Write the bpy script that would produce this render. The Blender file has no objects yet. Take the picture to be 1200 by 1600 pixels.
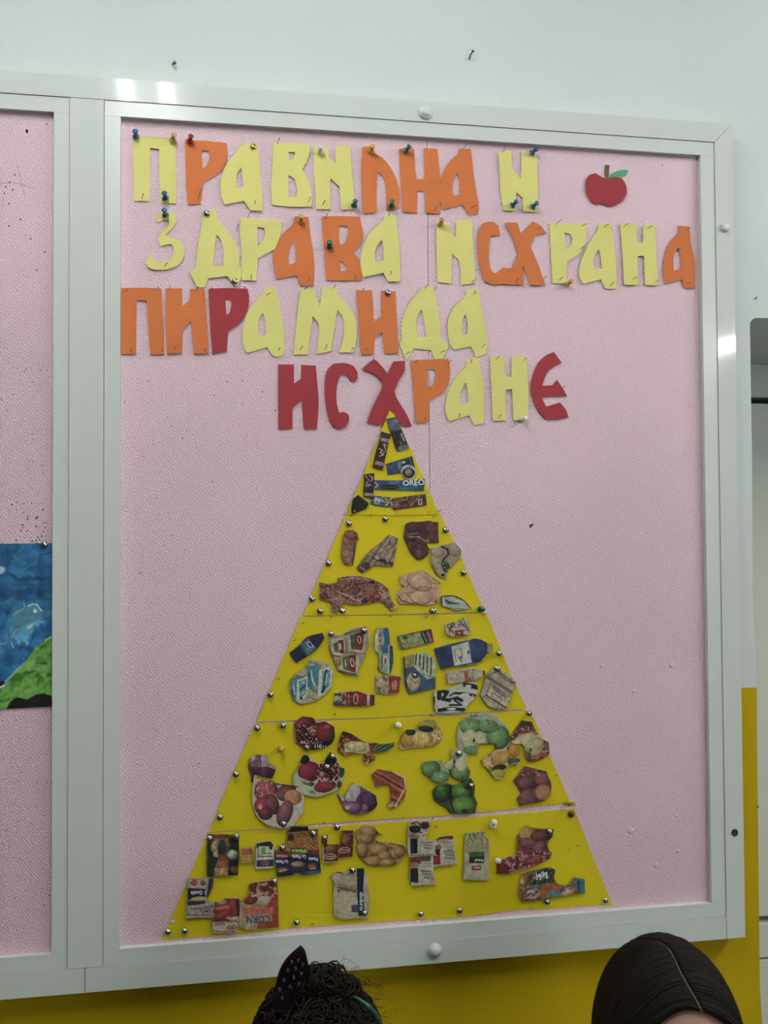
import bpy, bmesh, math, random
import numpy as np
from mathutils import Vector, Matrix
from mathutils.geometry import tessellate_polygon

# ------------------------------------------------------------------ camera, lights, exposure
C = bpy.context.scene.collection
SC = bpy.context.scene
FPX = 1500.0
YAW, PITCH, ROLL = map(math.radians, (9.8797, 1.5329, -0.3569))
CAM = np.array([0.0, -1.335, 1.606])
BZ = 1.62                                   # height of the board's middle
def cam_axes():
    cy, sy, cp, sp, cr, sr = math.cos(YAW), math.sin(YAW), math.cos(PITCH), math.sin(PITCH), math.cos(ROLL), math.sin(ROLL)
    f = np.array([sy*cp, cy*cp, sp]); r = np.array([cy, -sy, 0.0]); u = np.cross(r, f)
    return cr*r+sr*u, -sr*r+cr*u, f
RX, UP, FW = cam_axes()
cd = bpy.data.cameras.new('camera'); cam = bpy.data.objects.new('camera', cd); C.objects.link(cam)
cd.sensor_fit = 'VERTICAL'; cd.sensor_height = 36.0; cd.lens = FPX/1600*36.0; cd.clip_start = 0.02
m = Matrix.Identity(4)
for i in range(3):
    m[i][0] = RX[i]; m[i][1] = UP[i]; m[i][2] = -FW[i]; m[i][3] = CAM[i]
cam.matrix_world = m; SC.camera = cam
SC.view_settings.view_transform = 'Standard'; SC.view_settings.look = 'None'
SC.view_settings.gamma = 1.0; SC.view_settings.use_curve_mapping = False
SC.view_settings.exposure = 0.24
w = bpy.data.worlds.new('world'); SC.world = w; w.use_nodes = True
w.node_tree.nodes['Background'].inputs[0].default_value = (0.8, 0.85, 0.85, 1)
w.node_tree.nodes['Background'].inputs[1].default_value = 0.4
LAMP_STRENGTH = 56.0                        # tube glow
LAMPS = [(-0.155, -0.95, 0.80), (2.70, -3.52, 1.2), (1.85, -0.95, 1.45)]   # hanging twin-tube fixtures; the third is added to even out the light
LAMP_Z = 2.62
FILL_POWER = 45.0                         # added fill light, set in a made-up window behind the camera

# ------------------------------------------------------------------ helpers
rnd = random.Random(7)
def lin(c):
    c = np.asarray(c, float)/255.0
    return np.where(c <= 0.04045, c/12.92, ((c+0.055)/1.055)**2.4)
def PX(px, py, y):
    """pixel(s) of the photograph -> point(s) on the vertical plane at depth y (lists of x, z)"""
    px = np.asarray(px, float); py = np.asarray(py, float); y = np.asarray(y, float)
    a = (px-600)/FPX; b = -(py-800)/FPX
    d = FW+a[..., None]*RX+b[..., None]*UP
    t = (y-CAM[1])/d[..., 1]
    return CAM+t[..., None]*d
def pt(px, py, y): return Vector(PX(px, py, y).tolist())
def _h(i, j, s):
    n = (i.astype(np.int64)*374761393+j.astype(np.int64)*668265263+s*1442695041) & 0x7fffffff
    n = (n ^ (n >> 13))*1274126177 & 0x7fffffff
    return ((n ^ (n >> 16)) & 0xffff)/65535.0
def vn(x, y, s=0):
    x = np.asarray(x, float); y = np.asarray(y, float)
    i = np.floor(x); j = np.floor(y); u = x-i; v = y-j; u = u*u*(3-2*u); v = v*v*(3-2*v)
    return (_h(i, j, s)*(1-u)+_h(i+1, j, s)*u)*(1-v)+(_h(i, j+1, s)*(1-u)+_h(i+1, j+1, s)*u)*v
def fbm(x, y, s=0, o=4):
    a = 0.5; t = 0; n = 0
    for k in range(o):
        t = t+a*vn(x*2**k, y*2**k, s+k*17); n += a; a *= 0.5
    return t/n

def mat(name, col, rough=0.6, metal=0.0, bump=None, var=None, spec=0.5, coat=0.0, trans=0.0):
    m = bpy.data.materials.new(name); m.use_nodes = True; nt = m.node_tree; b = nt.nodes['Principled BSDF']
    b.inputs['Base Color'].default_value = (*col, 1); b.inputs['Roughness'].default_value = rough
    b.inputs['Metallic'].default_value = metal; b.inputs['Specular IOR Level'].default_value = spec
    b.inputs['Coat Weight'].default_value = coat; b.inputs['Transmission Weight'].default_value = trans
    tc = nt.nodes.new('ShaderNodeTexCoord')
    if var:
        n = nt.nodes.new('ShaderNodeTexNoise'); n.inputs['Scale'].default_value = var[0]; n.inputs['Detail'].default_value = 6
        nt.links.new(tc.outputs['Object'], n.inputs['Vector'])
        r = nt.nodes.new('ShaderNodeValToRGB'); nt.links.new(n.outputs['Fac'], r.inputs['Fac'])
        r.color_ramp.elements[0].position = 0.3; r.color_ramp.elements[1].position = 0.7
        r.color_ramp.elements[0].color = (*[c*(1-var[1]) for c in col], 1); r.color_ramp.elements[1].color = (*[min(1, c*(1+var[1])) for c in col], 1)
        nt.links.new(r.outputs['Color'], b.inputs['Base Color'])
    if bump:
        n = nt.nodes.new('ShaderNodeTexNoise'); n.inputs['Scale'].default_value = bump[0]; n.inputs['Detail'].default_value = 5
        nt.links.new(tc.outputs['Object'], n.inputs['Vector'])
        bp = nt.nodes.new('ShaderNodeBump'); bp.inputs['Strength'].default_value = bump[1]; bp.inputs['Distance'].default_value = bump[2]
        nt.links.new(n.outputs['Fac'], bp.inputs['Height']); nt.links.new(bp.outputs['Normal'], b.inputs['Normal'])
    return m
def obj(name, me, m=None, parent=None):
    if isinstance(me, bmesh.types.BMesh):
        bm = me; me = bpy.data.meshes.new(name); bm.to_mesh(me); bm.free()
    o = bpy.data.objects.new(name, me); C.objects.link(o)
    if m is not None:
        me.materials.clear(); me.materials.append(m)
    if parent is not None:
        o.parent = parent
        o.matrix_parent_inverse = parent_inv(parent)
    return o
def parent_inv(p):
    q = Matrix.Identity(4); chain = []
    while p is not None:
        chain.append(p); p = p.parent
    for k in reversed(chain): q = q @ k.matrix_parent_inverse @ Matrix.LocRotScale(k.location, k.rotation_euler, k.scale)
    return q.inverted()
def thing(name, label, cat, loc=(0, 0, 0), group=None):
    o = bpy.data.objects.new(name, None); C.objects.link(o); o.location = loc; o.empty_display_size = 0.02
    return tag(o, label, cat, group)
def tag(o, label, cat, group=None, kind=None):
    o['label'] = label; o['category'] = cat
    if group: o['group'] = group
    if kind: o['kind'] = kind
    return o
def struct(o): o['kind'] = 'structure'; return o
def smooth(o):
    for p in o.data.polygons: p.use_smooth = True
    return o
def box(bm, x0, x1, y0, y1, z0, z1, bev=0):
    r = bmesh.ops.create_cube(bm, size=1)
    vs = r['verts']
    for v in vs: v.co = Vector((x0+(v.co.x+.5)*(x1-x0), y0+(v.co.y+.5)*(y1-y0), z0+(v.co.z+.5)*(z1-z0)))
    if bev: bmesh.ops.bevel(bm, geom=list({e for v in vs for e in v.link_edges}), offset=bev, segments=2, affect='EDGES')
    return bm
def prism(pts, y0, y1, bev=0):
    """pts (x,z) polygon extruded from depth y0 (front) to y1 (back)"""
    bm = bmesh.new(); f = [bm.verts.new((x, y0, z)) for x, z in pts]; b = [bm.verts.new((x, y1, z)) for x, z in pts]
    bm.faces.new(f); bm.faces.new(b[::-1]); n = len(pts)
    front = []
    for i in range(n): bm.faces.new((f[i], b[i], b[(i+1) % n], f[(i+1) % n]))
    bmesh.ops.recalc_face_normals(bm, faces=bm.faces)
    if bev:
        es = [e for e in bm.edges if e.verts[0].co.y == y0 and e.verts[1].co.y == y0]
        bmesh.ops.bevel(bm, geom=es, offset=bev, segments=2, affect='EDGES')
    return bm
def frame_of(d):
    d = Vector(d).normalized(); a = Vector((0, 0, 1)) if abs(d.z) < .9 else Vector((1, 0, 0))
    u = d.cross(a).normalized(); return u, d.cross(u).normalized(), d
def lathe(bm, prof, base, axis, seg=20):
    """prof: (radius, height along axis)"""
    u, v, d = frame_of(axis); base = Vector(base); rings = []
    for r, h in prof:
        if r < 1e-6: rings.append([bm.verts.new(base+d*h)])
        else: rings.append([bm.verts.new(base+d*h+(u*math.cos(2*math.pi*k/seg)+v*math.sin(2*math.pi*k/seg))*r) for k in range(seg)])
    for A, B in zip(rings, rings[1:]):
        for k in range(seg):
            a, b = A[k % len(A)], A[(k+1) % len(A)]; c, e = B[(k+1) % len(B)], B[k % len(B)]
            vs = [];
            for q in (a, b, c, e):
                if q not in vs: vs.append(q)
            if len(vs) > 2: bm.faces.new(vs)
    for R in (rings[0], rings[-1]):
        if len(R) > 2: bm.faces.new(R)
    bmesh.ops.recalc_face_normals(bm, faces=bm.faces); return bm
def tube(bm, pts, rad, seg=5):
    pts = [Vector(p) for p in pts]; n = len(pts); rings = []
    d0 = (pts[1]-pts[0]); u, v, _ = frame_of(d0)
    for i, p in enumerate(pts):
        d = (pts[min(i+1, n-1)]-pts[max(i-1, 0)]); 
        if d.length < 1e-9: d = d0
        d.normalize(); u = (u-d*u.dot(d)); 
        if u.length < 1e-6: u = frame_of(d)[0]
        u.normalize(); v = d.cross(u)
        r = rad(i/(n-1)) if callable(rad) else rad
        rings.append([bm.verts.new(p+(u*math.cos(2*math.pi*k/seg)+v*math.sin(2*math.pi*k/seg))*r) for k in range(seg)])
    for A, B in zip(rings, rings[1:]):
        for k in range(seg): bm.faces.new((A[k], A[(k+1) % seg], B[(k+1) % seg], B[k]))
    bm.faces.new(rings[0][::-1]); bm.faces.new(rings[-1]); return bm

def curve_outline(pts, n=4, sharp=38):
    P = np.array(pts, float); N = len(P); out = []
    nxt = np.roll(P, -1, 0)-P; prv = P-np.roll(P, 1, 0)
    ln = np.linalg.norm(nxt, axis=1); lp = np.linalg.norm(prv, axis=1)
    cosa = (nxt*prv).sum(1)/(ln*lp+1e-9); sm = cosa > math.cos(math.radians(sharp))
    for i in range(N):
        j = (i+1) % N; L = ln[i]; t0 = nxt[i]; t1 = nxt[i]
        if sm[i]: t = P[j]-P[i-1]; t0 = t/(np.linalg.norm(t)+1e-9)*L
        if sm[j]: t = P[(j+1) % N]-P[i]; t1 = t/(np.linalg.norm(t)+1e-9)*L
        for k in range(n):
            s = k/n; s2 = s*s; s3 = s2*s
            out.append((2*s3-3*s2+1)*P[i]+(s3-2*s2+s)*t0+(-2*s3+3*s2)*P[j]+(s3-s2)*t1)
    return np.array(out)
class Z:                                     # a traced crop: its own coordinates -> photo pixels
    def __init__(s, ox, oy, k): s.ox, s.oy, s.k = ox, oy, k
    def __call__(s, pts): return [(s.ox+x/s.k, s.oy+y/s.k) for x, y in pts]
FOAM = -0.019                                # face of the pink pinboard
def sheet(name, outline, m, front, thick=0.0005, holes=(), amp=0.0, seed=0, parent=None, sc=38.0, smooth_out=True):
    """a cut sheet lying on the board; outline in photo pixels, amp = how far it lifts"""
    loops = [curve_outline(l) if smooth_out else np.array(l, float) for l in (outline, *holes)]
    tri = tessellate_polygon([[Vector((p[0], p[1], 0)) for p in l] for l in loops])
    A = np.concatenate(loops); n = len(A)
    lift = amp*vn(A[:, 0]/sc, A[:, 1]/sc, seed)
    F = PX(A[:, 0], A[:, 1], front-lift); B = PX(A[:, 0], A[:, 1], front-lift+thick)
    B[:, 0] = F[:, 0]; B[:, 2] = F[:, 2]
    faces = [tuple(t) for t in tri]+[tuple(i+n for i in t[::-1]) for t in tri]
    o = 0
    for l in loops:
        k = len(l)
        faces += [(o+i, o+(i+1) % k, n+o+(i+1) % k, n+o+i) for i in range(k)]; o += k
    me = bpy.data.meshes.new(name); me.from_pydata([*map(tuple, F), *map(tuple, B)], [], faces)
    bm = bmesh.new(); bm.from_mesh(me); bmesh.ops.recalc_face_normals(bm, faces=bm.faces); bm.to_mesh(me); bm.free()
    return obj(name, me, m, parent)

# ------------------------------------------------------------------ materials
M = {}
M['frame'] = mat('white_powder_coated_metal', (0.65, 0.69, 0.65), 0.06, spec=0.4, bump=(14, 0.10, 0.0015))
M['bead'] = mat('white_bead', (0.65, 0.69, 0.65), 0.20, spec=0.35)
M['cap'] = mat('white_plastic_cap', (0.66, 0.69, 0.66), 0.3)
M['dark'] = mat('dark_hole', (0.02, 0.02, 0.02), 0.8)
M['steel'] = mat('polished_steel', (0.52, 0.52, 0.50), 0.16, metal=1.0)
M['pin'] = mat('dark_steel_wire', (0.10, 0.09, 0.085), 0.4, metal=0.5)
M['brass'] = mat('brass', (0.55, 0.40, 0.10), 0.25, metal=1.0)
M['floor'] = mat('grey_linoleum', (0.07, 0.065, 0.06), 0.5, var=(3, 0.12))
M['ceil'] = mat('white_ceiling_paint', (0.75, 0.76, 0.74), 0.9, bump=(60, 0.2, 0.002))
M['roomwall'] = mat('ochre_room_wall', (0.25, 0.24, 0.20), 0.9)
M['door'] = mat('white_upvc', (0.74, 0.78, 0.70), 0.35, spec=0.4)
def wall_material():
    m = mat('painted_plaster', (1, 1, 1), 0.9, spec=0.15, bump=(150, 0.35, 0.0012)); nt = m.node_tree; b = nt.nodes['Principled BSDF']
    g = nt.nodes.new('ShaderNodeNewGeometry'); s = nt.nodes.new('ShaderNodeSeparateXYZ'); nt.links.new(g.outputs['Position'], s.inputs[0])
    n = nt.nodes.new('ShaderNodeTexNoise'); n.inputs['Scale'].default_value = 14; nt.links.new(g.outputs['Position'], n.inputs['Vector'])
    a = nt.nodes.new('ShaderNodeMath'); a.operation = 'MULTIPLY_ADD'; a.inputs[1].default_value = 0.006; nt.links.new(n.outputs['Fac'], a.inputs[0]); nt.links.new(s.outputs['Z'], a.inputs[2])
    c = nt.nodes.new('ShaderNodeMath'); c.operation = 'GREATER_THAN'; c.inputs[1].default_value = PAINT_Z+0.003; nt.links.new(a.outputs[0], c.inputs[0])
    n2 = nt.nodes.new('ShaderNodeTexNoise'); n2.inputs['Scale'].default_value = 5; n2.inputs['Detail'].default_value = 8; nt.links.new(g.outputs['Position'], n2.inputs['Vector'])
    mx = nt.nodes.new('ShaderNodeMix'); mx.data_type = 'RGBA'; nt.links.new(c.outputs[0], mx.inputs[0])
    mx.inputs[6].default_value = (0.50, 0.35, 0.005, 1); mx.inputs[7].default_value = (0.66, 0.70, 0.685, 1)
    r = nt.nodes.new('ShaderNodeMapRange'); r.inputs[3].default_value = 0.93; r.inputs[4].default_value = 1.05; nt.links.new(n2.outputs['Fac'], r.inputs[0])
    v = nt.nodes.new('ShaderNodeVectorMath'); v.operation = 'SCALE'; nt.links.new(mx.outputs[2], v.inputs[0]); nt.links.new(r.outputs[0], v.inputs['Scale'])
    nt.links.new(v.outputs[0], b.inputs['Base Color']); return m
PAINT_Z = float(PX(1172, 1074, 0.0)[2])
M['wall'] = wall_material()
def foam_material():
    m = mat('pink_foam_board', (0.74, 0.56, 0.61), 0.42, spec=0.35); nt = m.node_tree; b = nt.nodes['Principled BSDF']
    L = nt.links.new; N = nt.nodes.new
    g = N('ShaderNodeNewGeometry')
    no = N('ShaderNodeTexNoise'); no.inputs['Scale'].default_value = 260; no.inputs['Detail'].default_value = 3; L(g.outputs['Position'], no.inputs['Vector'])
    wv = []
    for ang, sc in ((38, 300), (-52, 240)):
        mp = N('ShaderNodeMapping'); mp.vector_type = 'POINT'; mp.inputs['Rotation'].default_value = (0, math.radians(ang), 0); L(g.outputs['Position'], mp.inputs[0])
        wt = N('ShaderNodeTexWave'); wt.bands_direction = 'X'; wt.inputs['Scale'].default_value = sc/3.0; wt.inputs['Distortion'].default_value = 5.5; wt.inputs['Detail'].default_value = 2; wt.inputs['Detail Scale'].default_value = 1.6; L(mp.outputs[0], wt.inputs['Vector']); wv.append(wt)
    mu = N('ShaderNodeMath'); mu.operation = 'MULTIPLY'; L(wv[0].outputs['Fac'], mu.inputs[0]); L(wv[1].outputs['Fac'], mu.inputs[1])
    ad = N('ShaderNodeMath'); ad.operation = 'MULTIPLY_ADD'; L(no.outputs['Fac'], ad.inputs[0]); ad.inputs[1].default_value = 0.5; L(mu.outputs[0], ad.inputs[2])
    bp = N('ShaderNodeBump'); bp.inputs['Strength'].default_value = 0.7; bp.inputs['Distance'].default_value = 0.0010; L(ad.outputs[0], bp.inputs['Height']); L(bp.outputs['Normal'], b.inputs['Normal'])
    vo = mu
    n2 = N('ShaderNodeTexNoise'); n2.inputs['Scale'].default_value = 3.0; n2.inputs['Detail'].default_value = 9; L(g.outputs['Position'], n2.inputs['Vector'])
    r = N('ShaderNodeValToRGB'); L(n2.outputs['Fac'], r.inputs['Fac'])
    r.color_ramp.elements[0].position = 0.28; r.color_ramp.elements[0].color = (0.74, 0.54, 0.60, 1)
    r.color_ramp.elements[1].position = 0.72; r.color_ramp.elements[1].color = (0.86, 0.625, 0.70, 1)
    r2 = N('ShaderNodeMapRange'); r2.inputs[1].default_value = 0.0; r2.inputs[2].default_value = 1.0; r2.inputs[3].default_value = 0.965; r2.inputs[4].default_value = 1.07; L(vo.outputs[0], r2.inputs[0])
    v = N('ShaderNodeVectorMath'); v.operation = 'SCALE'; L(r.outputs[0], v.inputs[0]); L(r2.outputs[0], v.inputs['Scale']); L(v.outputs[0], b.inputs['Base Color'])
    return m
M['foam'] = foam_material()
def paper(name, col): return mat(name, col, 0.8, bump=(900, 0.15, 0.0004), var=(25, 0.03), spec=0.25)
M['yellow'] = paper('pale_yellow_paper', (0.745, 0.70, 0.235))
M['orange'] = paper('orange_paper', (0.60, 0.175, 0.055))
M['red'] = paper('dark_red_paper', (0.33, 0.040, 0.050))
M['card'] = mat('lemon_yellow_card', (0.65, 0.525, 0.012), 0.6, var=(9, 0.04), spec=0.22)
M['green_paper'] = paper('green_paper', (0.08, 0.36, 0.19)); M['brown_paper'] = paper('brown_paper', (0.15, 0.11, 0.06))
def print_material():
    m = mat('printed_paper', (1, 1, 1), 0.5, spec=0.35); nt = m.node_tree
    a = nt.nodes.new('ShaderNodeAttribute'); a.attribute_name = 'ink'; nt.links.new(a.outputs['Color'], nt.nodes['Principled BSDF'].inputs['Base Color']); return m
M['print'] = print_material()
def ink_material(c):
    k = 'ink_%d_%d_%d' % tuple(c)
    return k

# ------------------------------------------------------------------ the room
DX0 = float(PX(1175, 700, 0)[0]); DZ1 = float(PX(1195, 497, 0)[2]); DX1 = DX0+0.95
X0, X1, Y0, H, TH = -3.2, 4.9, -6.5, 3.05, 0.42
def room():
    r = 0.012; arc = [(DX0+r-r*math.cos(a), DZ1-r+r*math.sin(a)) for a in np.linspace(0, math.pi/2, 7)]
    # slightly uneven plaster edge of the doorway
    edge = [(DX0+float(PX(x, y, 0)[0]-PX(1175, 700, 0)[0]), float(PX(x, y, 0)[2])) for x, y in ((1191, 1600), (1187.6, 1548), (1184, 1256), (1182.5, 1074), (1181, 1020), (1176, 940), (1175, 720))]
    pts = [(X0, 0), (edge[0][0], 0)]+edge+arc+[(DX1, DZ1), (DX1, 0), (X1, 0), (X1, H), (X0, H)]
    struct(obj('wall_back', prism(pts, 0.0, TH, 0), M['wall']))
    for n, b in (('floor', (X0, X1, Y0, TH+.2, -0.1, 0)), ('ceiling', (X0, X1, Y0, TH+.2, H, H+.1)), ('wall_left', (X0-.1, X0, Y0, TH, 0, H)),
                 ('wall_right', (X1, X1+.1, Y0, TH, 0, H)), ('wall_front', (X0-.1, X1+.1, Y0-.1, Y0, 0, H))):
        struct(obj(n, box(bmesh.new(), *b), M['floor' if n == 'floor' else 'ceil' if n == 'ceiling' else 'roomwall']))
    # doorway: head of the frame, leaf sections with dark rubber gaps
    d = bpy.data.objects.new('door_1', None); C.objects.link(d); d.location = (DX0+.45, TH, 0); struct(d)
    yz = lambda py: float(PX(1190, py, TH-0.05)[2])
    z630, z1437, z1448, z1500 = yz(630), yz(1434), yz(1444), yz(1502)
    obj('door_head', box(bmesh.new(), DX0-.02, DX1+.02, TH-.05, TH+.03, z630+.012, DZ1+.02, .002), M['door'], d)
    obj('door_backing', box(bmesh.new(), DX0-.02, DX1+.02, TH-.005, TH+.05, 0.0, z630+.02), M['dark'], d)
    for nm, a, b in (('upper_panel', z1437, z630), ('middle_rail', z1500+.004, z1448), ('lower_panel', 0.01, z1500)):
        obj(nm, box(bmesh.new(), DX0-.02, DX1+.02, TH-.045, TH, a, b, .0015), M['door'], d)
    bm = bmesh.new(); lathe(bm, [(0.026, 0), (0.026, .008), (0.01, .01), (0.01, .05)], (DX1-.08, TH-.045, 1.05), (0, -1, 0)); tube(bm, [(DX1-.08, TH-.09, 1.05), (DX1-.2, TH-.092, 1.05)], .009, 10)
    smooth(obj('door_handle', bm, M['steel'], d))
room()

# hanging twin-tube lamps
def tube_mat(k):
    m = bpy.data.materials.new('lamp_tube_glow'); m.use_nodes = True; nt = m.node_tree; nt.nodes.clear()
    e = nt.nodes.new('ShaderNodeEmission'); e.inputs[0].default_value = (0.97, 1.0, 0.975, 1); e.inputs[1].default_value = LAMP_STRENGTH*k
    o = nt.nodes.new('ShaderNodeOutputMaterial'); nt.links.new(e.outputs[0], o.inputs[0]); return m
M['lampbody'] = mat('white_lamp_metal', (0.8, 0.8, 0.78), 0.4)
where = ['nearest the board', 'far right of the room', 'nearest the doorway, added to even the light']
al = bpy.data.lights.new('added_fill_light', 'AREA'); al.shape = 'RECTANGLE'; al.size = 1.9; al.size_y = 1.3; al.energy = FILL_POWER; al.color = (0.93, 0.98, 1.0)
ao = bpy.data.objects.new('added_fill_light', al); C.objects.link(ao); ao.location = (2.8, Y0+.06, 1.75); ao.rotation_euler = (math.radians(90), 0, 0)
wn = bpy.data.objects.new('added_window_1', None); C.objects.link(wn); wn.location = (2.8, Y0, 1.0); struct(wn)  # unseen window, added to house the fill light on the rear wall
for b in ((1.75, 3.85, 1.0, 1.08), (1.75, 3.85, 2.42, 2.5), (1.75, 1.83, 1.08, 2.42), (3.77, 3.85, 1.08, 2.42), (2.77, 2.83, 1.08, 2.42)):
    obj('added_window_frame', box(bmesh.new(), b[0], b[1], Y0, Y0+.05, b[2], b[3], .004), M['door'], wn)
for (lx, ly, lk), wh in zip(LAMPS, where):
    t = thing('ceiling_lamp', 'white hanging twin-tube lamp '+wh, 'lamp', (lx, ly, LAMP_Z), 'hanging tube lamps')
    tm = tube_mat(lk); bm = bmesh.new(); box(bm, lx-.11, lx+.11, ly-.64, ly+.64, LAMP_Z+.03, LAMP_Z+.075, .004); obj('lamp_body', bm, M['lampbody'], t)
    for s in (-1, 1):
        bm = bmesh.new(); tube(bm, [(lx+s*.045, ly-.60, LAMP_Z), (lx+s*.045, ly+.60, LAMP_Z)], .011, 12); obj('lamp_tube', bm, tm, t)
        for e in (-1, 1):
            bm = bmesh.new(); box(bm, lx+s*.045-.012, lx+s*.045+.012, ly+e*.61-.01, ly+e*.61+.01, LAMP_Z-.015, LAMP_Z+.032); obj('tube_holder', bm, M['lampbody'], t)
        bm = bmesh.new(); tube(bm, [(lx, ly+s*.5, LAMP_Z+.07), (lx, ly+s*.5, H)], .004, 8); obj('hanger', bm, M['lampbody'], t)

# ------------------------------------------------------------------ the notice board
board = thing('notice_board', 'long pink two-panel notice board in a glossy white metal frame, hung on the wall', 'notice board', (-.17, -.014, BZ))
XE, XH, XG, XB, XC, XK, XD = -.211, -.1911, -.1467, -.1258, .7075, .7294, .7586
XL = XE-(XC-XB); XLb = XL-.0205; XO = XLb-.0292
ZOT, ZST, ZIT, ZIB, ZSB, ZOB = [BZ+v for v in (.600, .5706, .5504, -.5479, -.5683, -.600)]
FR, BD, g = -.029, -.0275, .0004
def rail(name, pts, y=FR, m='frame', bev=.0009):
    obj(name, prism(pts, y, -.0005, bev), M[m], board)
rail('frame_rail', [(XO, ZOT), (XD, ZOT), (XK, ZST+g), (XLb, ZST+g)])
rail('frame_rail', [(XD, ZOT-g*2), (XK+g, ZST), (XK+g, ZOB), (XD, ZOB)])
xj = float(PX(132.5, 1530, FR)[0])
rail('frame_rail', [(XLb, ZSB-g), (xj-g, ZSB-g), (xj-g, ZOB), (XO, ZOB)])
rail('frame_rail', [(xj+g, ZSB-g), (XK-g, ZSB-g), (XK-g, ZOB), (xj+g, ZOB)])
rail('frame_rail', [(XO, ZOT-g*2), (XLb-g, ZST), (XLb-g, ZSB), (XO, ZOB+g)])
rail('frame_post', [(XH+g, ZST-g), (XG-g, ZST-g), (XG-g, ZSB+g), (XH+g, ZSB+g)])
for a, b, c, d in ((XLb, XL, XE, XH), (XG, XB, XC, XK)):
    h = g*.6
    rail('inner_bead', [(a+h, ZST-h), (d-h, ZST-h), (d-h, ZIT), (a+h, ZIT)], BD, 'bead', .0006)
    rail('inner_bead', [(a+h, ZIB), (d-h, ZIB), (d-h, ZSB+h), (a+h, ZSB+h)], BD, 'bead', .0006)
    rail('inner_bead', [(a+h, ZIT-h), (b, ZIT-h), (b, ZIB+h), (a+h, ZIB+h)], BD, 'bead', .0006)
    rail('inner_bead', [(c, ZIT-h), (d-h, ZIT-h), (d-h, ZIB+h), (c, ZIB+h)], BD, 'bead', .0006)
xs_ = float(PX(669.5, 500, FOAM)[0])
for a, b in ((XL-.01, XE+.01), (XB-.01, xs_-.0004), (xs_+.0004, XC+.01)):
    obj('foam_panel', prism([(a, ZIT+.01), (b, ZIT+.01), (b, ZIB-.01), (a, ZIB-.01)], FOAM, -.006), M['foam'], board)
def cap(px, py, hole=False):
    bm = bmesh.new(); p = pt(px, py, FR)
    if hole:
        o = obj('screw_recess', lathe(bm, [(0, .0012), (.0035, .0006), (.0050, .0010), (.0054, 0)], p, (0, -1, 0), 24), M['dark'], board)
    else:
        o = obj('screw_cap', lathe(bm, [(.0098, 0), (.0098, .0022), (.0088, .0032), (.0062, .0034), (.0058, .0046), (.0045, .0056), (0, .006)], p, (0, -1, 0), 28), M['cap'], board)
    smooth(o)
def small_cap(px, py):
    bm = bmesh.new(); p = pt(px, py, FR); smooth(obj('screw_cap', lathe(bm, [(.0068, 0), (.0068, .002), (.0058, .005), (.003, .0062), (0, .0064)], p, (0, -1, 0), 24), M['cap'], board))
cap(665, 176); cap(679, 1485); small_cap(1132, 356); cap(1148, 1301, True)

# pin holes, scratches and dents left in the foam
def stuff_marks():
    bm = bmesh.new(); R = random.Random(3)
    def dot(px, py, r, st=1.0):
        p = pt(px, py, FOAM-.00015); a = R.random()*3
        vs = [bm.verts.new(p+Vector((math.cos(k*math.pi/3+a)*r*.9, 0, math.sin(k*math.pi/3+a)*r*st))) for k in range(6)]; c = bm.verts.new(p+Vector((0, .0006, 0)))
        bm.faces.new(vs)
    for _ in range(150): dot(R.uniform(2, 78), R.choice([R.uniform(560, 860), R.uniform(1110, 1440)]), R.uniform(.0004, .0009))
    for _ in range(40): dot(R.gauss(50, 14), R.gauss(825, 22), R.uniform(.0005, .0011), 1.4)
    for x, y in ((42, 205), (15, 285), (20, 297), (7, 302), (9, 292), (23, 273), (14, 318), (32, 343), (14, 353), (48, 373), (70, 394), (58, 422), (73, 194)): dot(x, y, .001, 1.5)
    dot(42, 205, .0022, 1.4); dot(829, 822, .0024, 1.2); dot(832, 820, .0018)
    for _ in range(70): dot(R.uniform(200, 1090), R.uniform(230, 1400), R.uniform(.0003, .0007), 1.3)
    for _ in range(60): dot(R.uniform(195, 340), R.uniform(580, 1440), R.uniform(.0003, .0008), 1.3)
    for _ in range(45): dot(R.uniform(850, 1100), R.uniform(640, 1400), R.uniform(.0003, .0008), 1.3)
    for x, y in ((195, 628), (379, 595), (354, 596), (379, 631), (285, 685), (410, 612), (430, 641), (1035, 258), (285, 400)): dot(x, y, .0009, 1.3)
    o = obj('pin_holes', bm, M['dark'], board); o['kind'] = 'stuff'
    bm = bmesh.new()
    for l in ([(0, 287), (20, 285), (35, 288), (55, 295)], [(28, 258), (33, 285), (39, 308)], [(6, 308), (3, 330)]):
        tube(bm, [pt(x, y, FOAM-.0001) for x, y in l], .0003, 4)
    o = obj('scratches', bm, mat('grey_scratch', (.3, .22, .24), .8), board); o['kind'] = 'stuff'
    bm = bmesh.new()
    for x, y, r in ((1050, 1040, .004), (985, 1298, .005), (1025, 1352, .004), (990, 1080, .0025), (940, 1040, .003), (1060, 1330, .0025), (820, 1400, .003), (270, 1440, .004), (985, 1320, .002), (1058, 1275, .002)):
        lathe(bm, [(r, 0), (r*.8, .0008), (r*.4, .0012), (0, .0013)], pt(x, y, FOAM), (0, -1, 0), 12)
    for _ in range(60):
        lathe(bm, [(.0007, 0), (.0004, .0005), (0, .0006)], pt(R.uniform(860, 1095), R.uniform(980, 1400), FOAM), (0, -1, 0), 6)
    for _ in range(50):
        lathe(bm, [(.0007, 0), (.0004, .0005), (0, .0006)], pt(R.uniform(195, 300), R.uniform(900, 1440), FOAM), (0, -1, 0), 6)
    o = smooth(obj('foam_dimples', bm, M['foam'], board)); o['kind'] = 'stuff'
stuff_marks()

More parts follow.
